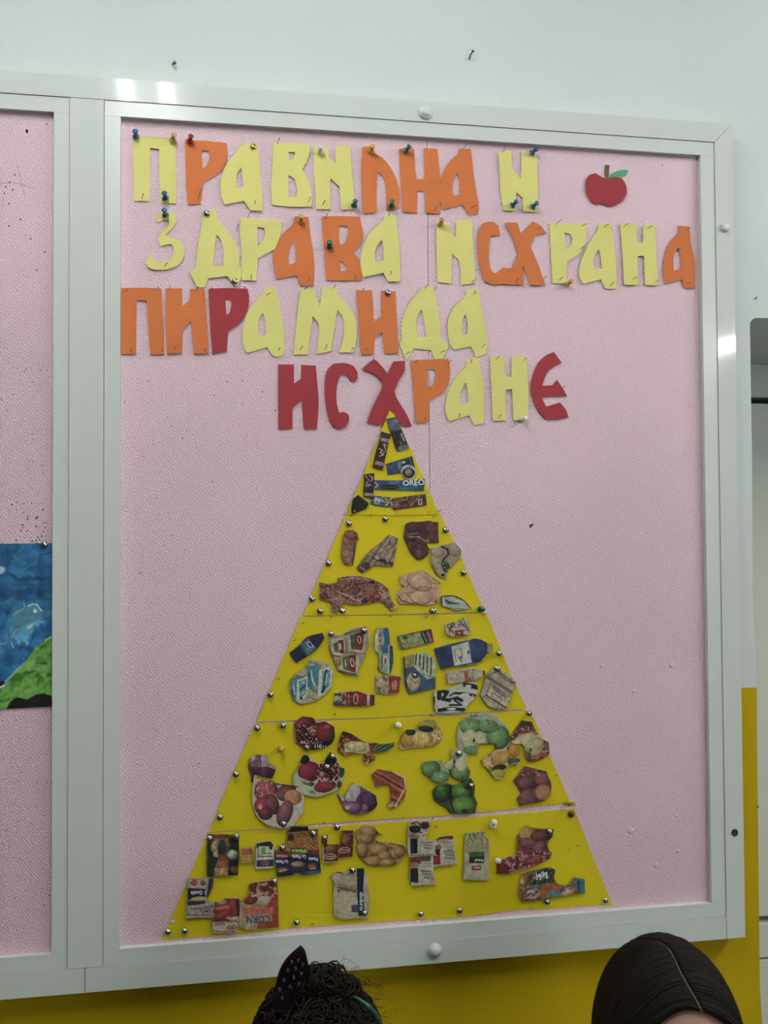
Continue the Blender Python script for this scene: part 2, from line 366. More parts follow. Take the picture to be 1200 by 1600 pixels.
# nails left in the wall
def nail(pts, r, label, head=True):
    bm = bmesh.new(); tube(bm, pts, r, 8)
    if head: lathe(bm, [(r*2.2, 0), (r*2.2, .0008), (0, .001)], pts[-1], Vector(pts[-1])-Vector(pts[-2]), 10)
    tag(smooth(obj('nail', bm, M['pin'])), label, 'nail')
nail([pt(733, 93, 0.01), pt(734, 91, -.004), pt(735, 86, -.008), pt(739, 80, -.010)], .0012, 'bent grey nail in the white wall above the board, right of centre')
nail([pt(270, 101, 0.01), pt(270, 100, -.004), pt(273, 98, -.006)], .0012, 'short nail stub in the white wall above the left of the board')
nail([pt(1181, 468, 0.01), pt(1181, 466, -.003), pt(1183, 464, -.004)], .0009, 'tiny nail in the wall just above the doorway corner', False)
nail([pt(1157, 1098, .01), pt(1183, 1262, -.002), pt(1185, 1260, -.004)][1:], .0012, 'small dark nail at the edge of the yellow wall by the doorway', False)

# ------------------------------------------------------------------ cut-out letters
A, B, Cc, D, E, G = Z(180, 190, 4), Z(460, 190, 4), Z(660, 190, 2.72727), Z(180, 430, 4), Z(460, 430, 3.75), Z(640, 540, 4.61538)
LT = [  # letter, word, which, colour, crop, outline, holes
('П', 'top line', 'first', 'yellow', A, [(112,95),(240,97),(375,108),(380,180),(378,300),(383,400),(378,512),(283,508),(278,400),(274,172),(218,163),(216,300),(213,497),(118,495),(114,300)], []),
('Р', 'top line', 'second', 'orange', A, [(436,115),(560,120),(695,133),(702,185),(690,255),(660,305),(610,345),(555,375),(545,420),(533,512),(455,521),(445,430),(440,300)], [[(540,183),(585,181),(592,210),(580,260),(555,293),(545,290)]]),
('А', 'top line', 'third', 'yellow', A, [(815,133),(885,140),(893,190),(905,300),(917,420),(920,558),(845,556),(805,495),(684,520),(668,480),(658,420),(663,350),(690,280),(745,200),(790,150)], [[(790,288),(796,350),(802,408),(762,418),(758,340),(770,310)]]),
('В', 'top line', 'fourth', 'yellow', A, [(988,133),(1120,133),(1215,137),(1217,190),(1195,255),(1168,300),(1200,350),(1222,420),(1228,480),(1228,530),(1120,533),(1000,523),(980,518),(976,400),(984,250)], [[(1083,190),(1125,192),(1120,215),(1092,247),(1085,240)],[(1083,335),(1115,355),(1133,400),(1137,450),(1125,470),(1083,468)]]),
('И', 'top line', 'fifth', 'yellow', B, [(122,155),(185,160),(215,170),(215,222),(258,262),(256,152),(348,150),(355,250),(368,400),(378,548),(292,553),(282,408),(226,355),(222,548),(137,548),(130,400),(122,280)], []),
('Л', 'top line', 'sixth', 'orange', B, [(425,158),(490,152),(500,195),(560,235),(610,300),(648,390),(658,450),(650,535),(630,550),(575,552),(570,400),(550,340),(518,312),(515,400),(512,568),(428,574),(420,400),(418,300)], []),
('Н', 'top line', 'seventh', 'orange', B, [(654,172),(748,170),(755,300),(765,360),(815,358),(810,165),(892,170),(903,260),(912,400),(908,577),(820,572),(812,435),(768,435),(766,570),(675,566),(665,400),(658,300)], []),
('А', 'top line', 'eighth', 'orange', B, [(1028,170),(1103,170),(1112,260),(1130,400),(1152,520),(1145,575),(1092,586),(1050,520),(930,550),(912,500),(910,420),(920,340),(950,280),(990,230),(1022,205)], [[(1023,318),(1032,400),(1032,455),(992,462),(988,400),(1000,350)]]),
('И', 'top line', 'last, standing alone', 'yellow', Cc, [(323,130),(380,122),(385,200),(420,243),(423,122),(488,135),(492,250),(491,385),(430,383),(427,325),(400,300),(398,380),(345,378),(333,300),(330,220)], []),
('З', 'second line', 'first', 'yellow', A, [(255,615),(265,580),(300,562),(345,562),(378,580),(385,610),(370,650),(310,712),(330,718),(380,735),(415,760),(432,800),(425,850),(395,895),(340,920),(270,927),(215,915),(188,885),(203,855),(230,828),(238,868),(280,882),(330,870),(360,840),(366,800),(352,765),(325,768),(285,780),(268,740),(280,705),(335,640),(335,618),(300,615),(268,630)], []),
('Д', 'second line', 'second', 'yellow', A, [(548,575),(600,553),(635,552),(640,610),(690,670),(740,740),(770,800),(775,905),(788,910),(785,980),(765,1030),(745,1025),(700,965),(582,980),(560,1035),(515,1038),(480,975),(467,945),(505,905),(515,800),(535,680)], [[(632,705),(660,740),(675,800),(675,900),(612,900),(618,820)]]),
('Р', 'second line', 'third', 'yellow', A, [(785,600),(920,606),(1040,617),(1035,700),(1000,795),(890,855),(883,995),(790,990),(790,800),(780,700)], [[(888,658),(930,665),(937,690),(925,740),(890,778)]]),
('А', 'second line', 'fourth', 'orange', A, [(1122,592),(1208,595),(1220,700),(1235,800),(1245,900),(1240,1028),(1158,1025),(1135,962),(1008,985),(990,900),(985,840),(1000,780),(1050,700),(1110,640)], [[(1115,745),(1128,800),(1130,882),(1085,895),(1083,840),(1095,780)]]),
('В', 'second line', 'fifth', 'orange', B, [(172,592),(300,590),(410,594),(418,640),(430,690),(420,750),(372,822),(400,860),(418,930),(425,992),(300,994),(200,992),(185,800),(175,680)], [[(280,650),(330,652),(335,690),(320,750),(290,777),(280,740)],[(285,868),(310,885),(328,935),(290,937)]]),
('А', 'second line', 'sixth', 'yellow', B, [(565,580),(635,585),(645,680),(658,800),(662,998),(585,1000),(555,945),(430,972),(418,930),(415,850),(430,780),(470,700),(530,640),(560,615)], [[(548,737),(557,800),(558,865),(508,882),(503,820),(515,780)]]),
('И', 'second line', 'seventh', 'yellow', B, [(885,640),(940,640),(968,640),(975,690),(1008,725),(1010,618),(1112,615),(1115,750),(1125,850),(1130,1010),(1040,1022),(1032,880),(985,825),(980,1013),(895,1003),(890,850)], []),
('С', 'second line', 'eighth', 'orange', Cc, [(275,427),(305,427),(325,445),(330,485),(290,487),(285,520),(283,580),(290,625),(305,648),(325,640),(345,622),(372,625),(370,660),(345,690),(300,695),(265,680),(245,620),(235,540),(238,470),(255,435)], []),
('Х', 'second line', 'ninth', 'orange', Cc, [(350,430),(405,430),(420,480),(470,425),(500,440),(530,475),(480,485),(460,530),(490,600),(525,697),(460,697),(445,650),(428,615),(432,697),(338,692),(372,640),(408,565),(390,510)], []),
('Р', 'second line', 'tenth', 'yellow', Cc, [(542,430),(625,435),(697,432),(700,480),(690,530),(660,570),(617,595),(613,690),(555,688),(550,600),(545,500)], [[(606,472),(630,480),(640,500),(632,530),(610,545)]]),
('А', 'second line', 'eleventh', 'yellow', Cc, [(752,435),(803,437),(812,500),(825,590),(825,712),(780,712),(760,672),(685,692),(668,655),(672,610),(690,560),(720,500),(745,465)], [[(752,543),(760,580),(765,625),(732,632),(728,600),(735,570)]]),
('Н', 'second line', 'twelfth', 'yellow', Cc, [(843,435),(910,435),(915,515),(940,517),(942,440),(992,440),(995,530),(1000,620),(1008,698),(950,697),(945,572),(917,572),(918,697),(860,695),(855,600),(850,520)], []),
('А', 'second line', 'last', 'orange', Cc, [(1088,443),(1138,447),(1145,520),(1160,600),(1160,710),(1115,710),(1108,672),(1035,692),(1027,640),(1030,590),(1045,530),(1075,490),(1090,478)], [[(1090,537),(1100,575),(1103,625),(1072,635),(1070,590),(1075,560)]]),
('П', 'third line', 'first', 'orange', D, [(38,80),(170,78),(290,82),(293,200),(303,350),(305,495),(220,497),(208,350),(196,160),(135,155),(132,300),(130,493),(38,493)], []),
('И', 'third line', 'second', 'orange', D, [(316,82),(417,82),(420,195),(465,155),(468,85),(560,85),(568,200),(578,350),(583,490),(495,492),(480,380),(472,285),(422,340),(418,488),(322,490),(316,300)], []),
('Р', 'third line', 'third', 'red', D, [(582,84),(700,80),(828,84),(837,140),(830,200),(810,250),(780,300),(705,350),(698,475),(608,492),(595,350),(588,220)], [[(688,152),(722,150),(725,190),(715,235),(695,250)]]),
('А', 'third line', 'fourth', 'yellow', D, [(940,75),(1000,75),(1015,130),(1040,250),(1055,350),(1055,495),(1010,510),(980,500),(950,450),(820,487),(800,440),(795,380),(805,300),(840,210),(900,140),(935,110)], [[(922,235),(942,300),(942,375),(895,380),(892,310),(900,270)]]),
('М', 'third line', 'fifth', 'yellow', E, [(38,80),(120,82),(130,130),(150,180),(165,70),(250,68),(258,115),(310,170),(350,240),(368,330),(350,452),(260,452),(280,400),(292,330),(285,250),(252,203),(232,330),(215,445),(130,462),(140,380),(145,295),(108,240),(90,370),(77,465),(-5,465),(5,350),(18,230),(30,130)], []),
('И', 'third line', 'sixth', 'orange', E, [(363,88),(455,88),(463,200),(465,275),(508,240),(510,90),(592,95),(600,250),(610,458),(528,460),(515,335),(470,370),(465,463),(390,465),(380,300),(370,180)], []),
('Д', 'third line', 'seventh', 'yellow', E, [(745,65),(815,68),(830,130),(848,250),(860,370),(905,410),(870,490),(822,490),(800,440),(700,430),(655,500),(615,400),(628,370),(628,300),(645,220),(690,140),(735,90)], [[(747,200),(762,280),(775,360),(722,365),(714,290),(725,230)]]),
('А', 'third line', 'last', 'yellow', E, [(1008,85),(1078,80),(1090,150),(1110,270),(1130,360),(1125,460),(1065,480),(1035,418),(935,437),(912,400),(898,320),(905,250),(940,180),(1000,125)], [[(1003,228),(1015,280),(1012,345),(988,350),(982,300),(990,250)]]),
('И', 'bottom line', 'first', 'red', E, [(-94,523),(-3,523),(-2,635),(38,605),(40,525),(125,530),(135,640),(142,750),(132,903),(55,903),(43,733),(0,770),(-9,785),(-12,900),(-93,903),(-95,700)], []),
('С', 'bottom line', 'second', 'red', E, [(230,518),(300,515),(345,530),(370,570),(370,605),(350,628),(325,615),(315,590),(290,578),(265,590),(250,640),(245,700),(250,760),(262,805),(290,800),(318,815),(320,850),(300,890),(265,903),(230,890),(200,840),(182,750),(177,650),(190,560)], []),
('Х', 'bottom line', 'third', 'red', E, [(463,495),(475,495),(515,535),(545,578),(580,505),(648,503),(645,560),(610,620),(585,680),(610,740),(650,800),(690,885),(629,883),(600,845),(560,790),(530,850),(512,879),(424,864),(460,770),(510,670),(515,630),(490,595),(440,567),(395,553),(430,520)], []),
('Р', 'bottom line', 'fourth', 'orange', E, [(683,498),(800,493),(905,492),(913,560),(905,630),(870,690),(790,735),(785,860),(710,865),(700,700),(690,600)], [[(778,550),(820,552),(828,590),(812,640),(783,668)]]),
('А', 'bottom line', 'fifth', 'yellow', G, [(412,95),(500,90),(515,180),(535,300),(540,440),(535,560),(465,575),(430,503),(285,547),(262,490),(258,420),(285,320),(340,220),(405,150)], [[(405,262),(420,330),(422,412),(368,425),(368,340),(385,300)]]),
('Н', 'bottom line', 'sixth', 'yellow', G, [(582,75),(678,78),(690,220),(735,228),(737,75),(845,78),(850,200),(858,330),(855,540),(750,538),(740,315),(692,318),(697,540),(600,542),(595,400),(585,200)], []),
('Е', 'bottom line', 'last, rounded', 'red', G, [(1040,45),(1098,125),(1040,155),(990,200),(955,290),(1030,285),(1063,245),(1100,300),(1137,365),(1040,365),(950,372),(985,440),(1085,410),(1125,460),(1148,515),(1080,530),(980,530),(920,460),(885,380),(873,290),(890,210),(930,120),(985,70)], []),
]
CN = {'yellow': 'pale yellow', 'orange': 'orange', 'red': 'dark red'}
LPOS = []
for i, (ch, line, which, col, fr, out, holes) in enumerate(LT):
    px = fr(out); cx = sum(p[0] for p in px)/len(px); cy = sum(p[1] for p in px)/len(px)
    o = sheet('paper_letter', px, M[col], FOAM-.0012-.0004*(i % 3), .0005, [fr(h) for h in holes], .0016, i*13+5, None, 60.0)
    lab = '%s cut-paper letter %s, %s letter of the %s' % (CN[col], ch, which, line)
    if 'alone' in which: lab = 'pale yellow cut-paper letter И standing alone at the end of the top line'
    if 'rounded' in which: lab = 'dark red rounded cut-paper letter Е ending the bottom line'
    tag(o, lab, 'letter', 'cut-paper letters of the heading')
    xs = [p[0] for p in px]; ys = [p[1] for p in px]
    LPOS.append((min(xs), max(xs), min(ys), max(ys), '%s %s, %s on %s' % (col, ch, which.split(',')[0], line)))

ap = thing('paper_apple', 'red paper apple with brown stem and green leaf, right of the top line', 'paper apple', tuple(pt(948, 292, FOAM)))
sheet('apple_body', Cc([(700,245),(715,225),(740,220),(760,233),(785,242),(815,235),(850,242),(868,270),(872,305),(850,340),(820,358),(790,361),(768,350),(730,352),(708,325),(696,290)]), M['red'], FOAM-.0018, .0005, (), .0015, 3, ap)
sheet('apple_stem', Cc([(778,185),(797,185),(795,215),(793,242),(780,245),(777,215)]), M['brown_paper'], FOAM-.0012, .0004, (), .0002, 4, ap)
sheet('apple_leaf', Cc([(788,242),(800,226),(815,217),(850,206),(878,207),(868,228),(840,238),(815,236)]), M['green_paper'], FOAM-.0014, .0004, (), .0018, 9, ap)

# ------------------------------------------------------------------ the pyramid's five card strips
TIERS = [('top', 'apex strip', [(610.4,636.5),(628,672),(648,715),(667,760),(686.5,804),(613,805),(540.5,804),(562,756),(585,700)], 4),
 ('second', 'meat strip', [(541,803),(613,802.5),(687,802),(711,848),(735,905),(758,957),(706,957.5),(620,960),(545,961),(474,962),(498,904),(520,852)], 3),
 ('middle', 'dairy strip', [(471,963),(560,962),(660,961),(760,958),(779,1005),(800,1058),(823,1107.5),(760,1112),(676,1116),(600,1121),(500,1124),(400.5,1128),(424,1073),(448,1016)], 2),
 ('fourth', 'fruit strip', [(399,1131),(490,1128),(600,1122),(720,1117),(829,1110),(850,1160),(871,1208),(891.5,1254.5),(826,1261),(775,1267),(675,1276),(600,1280),(500,1287),(420,1294),(326.5,1300),(350,1242),(374,1187)], 1),
 ('bottom', 'grain strip', [(325,1301),(420,1296),(540,1289.5),(630,1284),(700,1280),(790,1272),(870,1266),(897,1264.5),(916,1312),(936,1362),(957,1414),(915,1415),(870,1420),(812,1421),(757,1429),(690,1436),(629,1438),(560,1443),(503,1447),(440,1452),(389,1459),(340,1462),(252.5,1468.5),(275,1418),(300,1360)], 0)]
for n, d, out, k in TIERS:
    o = sheet('card_strip', out, M['card'], FOAM-.0006-.0004*k-(.0006 if k == 4 else 0), .0004, (), .0006, 50+k, None, 60, False)
    tag(o, {'top': 'small yellow card triangle at the tip of the pyramid', 'second': 'second yellow card strip of the pyramid, carrying the meat pictures', 'middle': 'middle yellow card strip of the pyramid, carrying the dairy pictures',
            'fourth': 'fourth yellow card strip of the pyramid, carrying fruit and vegetable pictures', 'bottom': 'wide lowest yellow card strip of the pyramid, with flour and rice bags'}[n], 'card strip', 'card strips of the food pyramid')

# ------------------------------------------------------------------ printed clippings
def EY(py): return 0.88-0.46*(py-200)/1200.0      # how bright white paper reads at that height, used once to recover the print's own colour
def pmask(P, X, Y):
    ins = np.zeros(X.shape, bool); n = len(P)
    for i in range(n):
        x0, y0 = P[i]; x1, y1 = P[(i+1) % n]
        if y0 == y1: continue
        c = ((y0 > Y) != (y1 > Y)) & (X < (x1-x0)*(Y-y0)/(y1-y0)+x0); ins ^= c
    return ins
def pdist(P, X, Y):
    best = np.full(X.shape, 1e18); bx = X.copy(); by = Y.copy(); n = len(P)
    for i in range(n):
        x0, y0 = P[i]; x1, y1 = P[(i+1) % n]; dx, dy = x1-x0, y1-y0; L = dx*dx+dy*dy+1e-9
        t = np.clip(((X-x0)*dx+(Y-y0)*dy)/L, 0, 1); qx = x0+t*dx; qy = y0+t*dy; d = (X-qx)**2+(Y-qy)**2
        m = d < best; best[m] = d[m]; bx[m] = qx[m]; by[m] = qy[m]
    return np.sqrt(best), bx, by
class Paint:
    """puts flat print on the sheet's vertices; coordinates are those of the traced crop"""
    def __init__(s, X, Y, base, k): s.X, s.Y, s.k = X, Y, k; s.c = np.tile(np.array(base, float), X.shape+(1,))
    def mix(s, a, col): s.c = s.c*(1-a[..., None])+np.array(col, float)*a[..., None]
    def e(s, cx, cy, rx, ry, ang, c1, c2=None, off=(-.3, -.3), al=1.0):
        t = math.radians(ang); dx, dy = s.X-cx, s.Y-cy; u = (dx*math.cos(t)+dy*math.sin(t))/rx; v = (-dx*math.sin(t)+dy*math.cos(t))/ry
        r = np.sqrt(u*u+v*v); a = np.clip((1-r)*min(rx, ry)/s.k*1.4+.5, 0, 1)*al
        if c2 is None: return s.mix(a, c1)
        g = np.clip(np.hypot(u-off[0], v-off[1])/1.2, 0, 1)**1.5
        rim = np.clip((r-.80)/.20, 0, 1)*.28*np.clip((v+.6)/1.2, .15, 1)
        col = (np.array(c1, float)*(1-g[..., None])+np.array(c2, float)*g[..., None])*(1-rim[..., None]); s.c = s.c*(1-a[..., None])+col*a[..., None]
    def p(s, pts, col, al=1.0):
        P = np.array(pts, float); ins = pmask(P, s.X, s.Y); d, _, _ = pdist(P, s.X, s.Y)
        s.mix(np.clip(np.where(ins, d, -d)/s.k*1.4+.5, 0, 1)*al, col)
    def l(s, pts, w, col, al=1.0):
        P = pts; best = np.full(s.X.shape, 1e9)
        for (x0, y0), (x1, y1) in zip(P, P[1:]):
            dx, dy = x1-x0, y1-y0; t = np.clip(((s.X-x0)*dx+(s.Y-y0)*dy)/(dx*dx+dy*dy+1e-9), 0, 1); best = np.minimum(best, np.hypot(s.X-x0-t*dx, s.Y-y0-t*dy))
        s.mix(np.clip((w/2-best)/s.k*1.4+.5, 0, 1)*al, col)
    def n(s, sc, amt, seed=1):
        f = fbm(s.X/sc, s.Y/sc, seed)-.5; s.c = s.c*(1+f*2*amt)[..., None]
    def sp(s, sc, thr, col, seed=1, reg=None, al=1.0):
        f = fbm(s.X/sc, s.Y/sc, seed, 2); a = np.clip((f-thr)*12, 0, 1)*al
        if reg is not None: a = a*pmask(np.array(reg, float), s.X, s.Y)
        s.mix(a, col)
    def st(s, ang, per, col, al, reg=None, wob=0.0, duty=0.0):
        t = math.radians(ang); q = s.X*math.cos(t)+s.Y*math.sin(t)+wob*(fbm(s.X/40, s.Y/40, 5)-.5)
        a = np.clip((np.sin(q*2*math.pi/per)-duty)*1.6, 0, 1)*al
        if reg is not None: a = a*pmask(np.array(reg, float), s.X, s.Y)
        s.mix(a, col)
INKM = {}
def ink(col, py):
    c = np.clip(lin(col)/EY(py)*.88, 0, .85); k = tuple(round(float(v), 2) for v in c)
    if k not in INKM: INKM[k] = mat('printing_ink', k, 0.55, spec=0.3)
    return INKM[k]
def text_mesh(s):
    cu = bpy.data.curves.new('t', 'FONT'); cu.body = s; cu.resolution_u = 2; cu.offset = 0.022; o = bpy.data.objects.new('t', cu); C.objects.link(o)
    dg = bpy.context.evaluated_depsgraph_get(); me = bpy.data.meshes.new_from_object(o.evaluated_get(dg)); bpy.data.objects.remove(o); bpy.data.curves.remove(cu)
    v = np.array([tuple(q.co) for q in me.vertices]); f = [tuple(q.vertices) for q in me.polygons]; bpy.data.meshes.remove(me); return v, f
def lettering(par, fr, dep, s, x, y, h, ang, col, width=None, mirror=False, skew=0.0):
    """(x, y) crop position of the baseline's start, h cap height, ang clockwise degrees"""
    v, f = text_mesh(s)
    if not len(v): return
    v[:, 0] -= v[:, 0].min(); sy = h/.70; sx = sy if width is None else width/max(v[:, 0].max(), 1e-6)
    u = v[:, 0]*sx+v[:, 1]*sy*skew; w_ = v[:, 1]*sy; t = math.radians(ang)
    if mirror: w_ = -w_
    X = x+math.cos(t)*u+math.sin(t)*w_; Y = y+math.sin(t)*u-math.cos(t)*w_
    px = fr.ox+X/fr.k; py = fr.oy+Y/fr.k; W = PX(px, py, dep(px, py)-.00022)
    me = bpy.data.meshes.new('lettering'); me.from_pydata([tuple(q) for q in W], [], f)
    o = obj('lettering', me, ink(col, float(py.mean())), par); return o
CLIPN = [0]
def clip(label, fr, out, base, ops=None, texts=(), lay=0, amp=.0012, cell=0.55, name='magazine_clipping', cat='magazine clipping', group='magazine food clippings on the pyramid', front=None, gain=0.74):
    CLIPN[0] += 1; sd = CLIPN[0]*7
    P = curve_outline(out, 4, 32); k = fr.k*cell
    x0, y0 = P.min(0)-k; x1, y1 = P.max(0)+k; nx = int((x1-x0)/k)+2; ny = int((y1-y0)/k)+2
    gx, gy = np.meshgrid(x0+k*np.arange(nx), y0+k*np.arange(ny))
    keep = pmask(P, gx[:-1, :-1]+k/2, gy[:-1, :-1]+k/2)
    vm = np.zeros((ny, nx), int)
    for a in (0, 1):
        for b in (0, 1): vm[a:ny-1+a, b:nx-1+b] += keep
    used = vm > 0; bd = used & (vm < 4)
    d, bx, by = pdist(P, gx[bd], gy[bd]); ok = d < k*1.2
    gX = gx.copy(); gY = gy.copy(); gX[bd] = np.where(ok, bx, gx[bd]); gY[bd] = np.where(ok, by, gy[bd])
    idx = -np.ones((ny, nx), int); idx[used] = np.arange(used.sum()); X = gX[used]; Y = gY[used]
    pa = Paint(gx[used], gy[used], base, fr.k*.55)
    if ops: ops(pa)
    pa.n(fr.k*1.3, .10, sd); pa.n(fr.k*5, .10, sd+3); g_ = pa.c.mean(-1, keepdims=True); g2 = np.clip(112+(g_-118)*1.25, 8, 240); pa.c = g2+(pa.c-g_)*(g2/np.maximum(g_, 1))*.84
    px = fr.ox+X/fr.k; py = fr.oy+Y/fr.k
    front = front if front is not None else FOAM-.0038-.00045*lay
    dep = lambda a, b: front-amp*vn(np.asarray(a)/16, np.asarray(b)/16, sd)
    W = PX(px, py, dep(px, py)); n = len(W); back = W.copy(); back[:, 1] += .00025
    q = np.argwhere(keep); i, j = q[:, 0], q[:, 1]
    fa = np.stack([idx[i, j], idx[i+1, j], idx[i+1, j+1], idx[i, j+1]], 1)
    # rim between the face and the back
    Kp = np.pad(keep, 1); rim = []
    for di, dj, a, b in ((0, -1, (0, 0), (1, 0)), (0, 1, (1, 1), (0, 1)), (-1, 0, (0, 1), (0, 0)), (1, 0, (1, 0), (1, 1))):
        mk = keep & ~Kp[1+di:Kp.shape[0]-1+di, 1+dj:Kp.shape[1]-1+dj]; r = np.argwhere(mk)
        if len(r):
            A_ = idx[r[:, 0]+a[0], r[:, 1]+a[1]]; B_ = idx[r[:, 0]+b[0], r[:, 1]+b[1]]; rim.append(np.stack([B_, A_, A_+n, B_+n], 1))
    rim = np.concatenate(rim); F = np.concatenate([fa, rim])
    me = bpy.data.meshes.new(name); allv = np.concatenate([W, back]); nf = len(F)
    me.vertices.add(len(allv)); me.vertices.foreach_set('co', allv.astype(np.float32).ravel())
    me.loops.add(nf*4); me.loops.foreach_set('vertex_index', F.astype(np.int32).ravel())
    me.polygons.add(nf); me.polygons.foreach_set('loop_start', np.arange(0, nf*4, 4, dtype=np.int32)); me.update(calc_edges=True); me.validate()
    col = np.clip(lin(np.clip(pa.c, 0, 255))/EY(py)[:, None]*gain, 0, .88); col = np.concatenate([col, col*0+.5])
    at = me.color_attributes.new('ink', 'FLOAT_COLOR', 'POINT'); at.data.foreach_set('color', np.concatenate([col, np.ones((len(col), 1))], 1).astype(np.float32).ravel())
    o = obj(name, me, M['print']); tag(o, label, cat, group)
    for t in texts: lettering(o, fr, dep, *t[0], **(t[1] if len(t) > 1 else {}))
    return o
T = lambda *a, **k: (a, k)
F1, F2, F3, F4, F5 = Z(530, 630, 7.0588), Z(470, 790, 7.5), Z(600, 790, 7.0588), Z(400, 960, 5.4545), Z(600, 955, 5.4545)
F6, F7, F8, F9, F0 = Z(340, 1105, 4.2857), Z(600, 1105, 4), Z(240, 1270, 4.2857), Z(480, 1270, 4.2857), Z(700, 1260, 4.4444)
CREAM = (150, 140, 115)

# tip: sweets
def f(p):
    p.p([(520,172),(625,150),(690,285),(570,310)], (84, 88, 104)); p.e(620,370,42,70,-20,(78,48,42),(45,38,50)); p.e(650,440,30,40,0,(60,44,48))
    p.l([(565,180),(600,170)],8,(60,62,75)); p.l([(615,180),(655,210)],9,(170,165,160)); p.l([(625,205),(650,240)],6,(150,148,150)); p.l([(590,190),(620,220)],6,(120,120,130))
    p.l([(685,335),(715,410)],14,(165,160,160)); p.l([(690,345),(712,400)],5,(70,60,75)); p.l([(670,420),(690,470)],7,(150,135,110)); p.p([(650,480),(770,450),(775,497),(640,535)],(92,98,118)); p.n(40,.3,3)
clip('dark blue chocolate bar wrapper slanting under the pyramid tip', F1, [(520,172),(625,150),(690,290),(775,495),(640,535),(600,420),(545,260)], (52,50,68), f, lay=2)
def f(p):
    p.p([(430,470),(540,440),(520,600),(410,600)],(62,36,34)); p.e(505,465,28,18,20,(165,140,120),(110,80,70)); p.l([(440,500),(480,520),(450,545),(490,570),(440,585)],11,(170,150,135)); p.l([(500,480),(515,520),(480,560)],9,(165,140,125)); p.l([(470,440),(540,455)],6,(120,60,50)); p.l([(485,350),(530,360)],10,(150,90,80),.6); p.n(25,.25,4)
clip('narrow red-brown chocolate wrapper leaning along the left side of the pyramid tip', F1, [(465,310),(572,345),(545,440),(480,742),(368,708),(400,560),(440,420)], (92,32,34), f, [T('CHOCO',455,412,34,12,(190,180,170),width=92), T('CHOCO',392,672,36,12,(190,180,170),width=95)], lay=1)
def f(p):
    p.l([(540,700),(600,690)],8,(80,110,150)); p.p([(640,650),(690,640),(700,720),(650,730)],(120,130,140),.6); p.e(712,652,18,10,-10,(190,195,190)); p.l([(690,690),(780,650)],20,(40,45,60)); p.l([(800,600),(825,680)],12,(35,40,55))
    p.e(765,765,86,84,0,(165,160,140)); p.e(765,765,68,64,0,(48,44,58)); p.e(768,770,42,36,0,(160,140,110),(110,85,65)); p.st(0,26,(190,185,170),.7,[(700,700),(820,700),(820,735),(700,735)]); p.n(30,.2,2)
clip('blue biscuit packet with a round biscuit picture, right side of the pyramid tip', F1, [(515,670),(805,582),(832,690),(850,745),(845,800),(805,842),(740,840),(690,800),(690,768),(535,790)], (48,74,108), f, [T('Ufo',560,770,30,-8,(150,165,175),width=70)] and (), lay=1)
def f(p):
    p.p([(270,785),(388,770),(383,900),(270,915)],(70,44,44)); p.l([(290,800),(330,850),(290,890),(350,900)],10,(160,140,130)); p.l([(330,800),(370,820),(350,860)],12,(165,150,140)); p.e(320,905,30,18,-20,(150,110,100)); p.n(25,.3,9)
clip('short brown chocolate wrapper standing upright at the left of the blue biscuit bar', F1, [(270,785),(388,770),(383,900),(375,1045),(270,1035),(265,950),(272,880)], (84,34,36), f, [T('CHOCO',278,1020,32,3,(185,175,170),width=92)], lay=2)
def f(p):
    p.p([(690,900),(945,880),(935,965),(690,962)],(30,110,130)); p.p([(820,850),(945,835),(935,965),(880,960)],(40,60,95),.6); p.e(560,925,100,26,0,(34,38,44)); p.l([(480,925),(640,925)],8,(95,95,60)); p.l([(395,870),(430,900),(400,930)],10,(150,165,190)); p.l([(560,880),(660,870)],26,(90,100,150),.6); p.l([(840,950),(900,948)],10,(20,30,60)); p.n(50,.2,5)
    p.l([(705,912),(770,912),(940,875)],22,(38,46,70),.5)
clip('long blue sandwich-biscuit wrapper lying across the pyramid tip', F1, [(388,848),(690,850),(945,835),(935,965),(690,960),(388,950)], (62,80,128), f, [T('OREO',703,912,62,-3,(195,200,195),width=238)], lay=1)
clip('black paper triangle in the lower left corner of the pyramid tip', F1, [(208,1010),(330,1105),(295,1165),(205,1200),(140,1222),(135,1170),(150,1060)], (46,40,46), lambda p: p.e(170,1187,6,5,0,(190,180,185)), lay=1)
def f(p):
    p.l([(380,1060),(400,1090),(420,1055),(440,1090),(470,1060),(490,1085),(520,1060)],9,(165,175,180)); p.l([(390,1105),(440,1110)],7,(150,160,170)); p.e(530,1095,42,38,0,(130,110,80),(90,75,65)); p.l([(540,1050),(570,1090)],10,(70,50,45)); p.l([(365,1040),(365,1110)],14,(48,52,70)); p.sp(14,.62,(165,165,160),4); p.n(20,.25,2)
clip('small blue-grey sweet wrapper in the bottom row of the pyramid tip', F1, [(345,1045),(375,1018),(575,1040),(580,1140),(480,1140),(345,1115)], (74,84,100), f)
def f(p):
    p.p([(585,1040),(745,1035),(745,1062),(640,1085),(585,1085)],(50,26,28)); p.l([(585,1085),(635,1085),(745,1062),(745,1035)],7,(170,150,120)); p.l([(600,1062),(720,1052)],8,(150,130,110)); p.e(640,1130,50,36,0,(150,110,90),(105,52,44)); p.l([(780,1140),(890,1020)],6,(190,175,165)); p.l([(690,1140),(800,1105)],8,(150,115,100),.7)
    p.p([(868,1060),(912,1055),(918,1120),(875,1125)],(175,165,145)); p.p([(880,1070),(902,1068),(906,1110),(884,1112)],(110,60,50)); p.sp(16,.6,(130,80,60),6); p.l([(583,1100),(585,1160)],9,(180,165,145))
clip('maroon chocolate bar wrapper in the lower right corner of the pyramid tip', F1, [(580,1050),(760,1025),(955,1000),(968,1125),(780,1150),(605,1180),(580,1130)], (96,42,38), f)

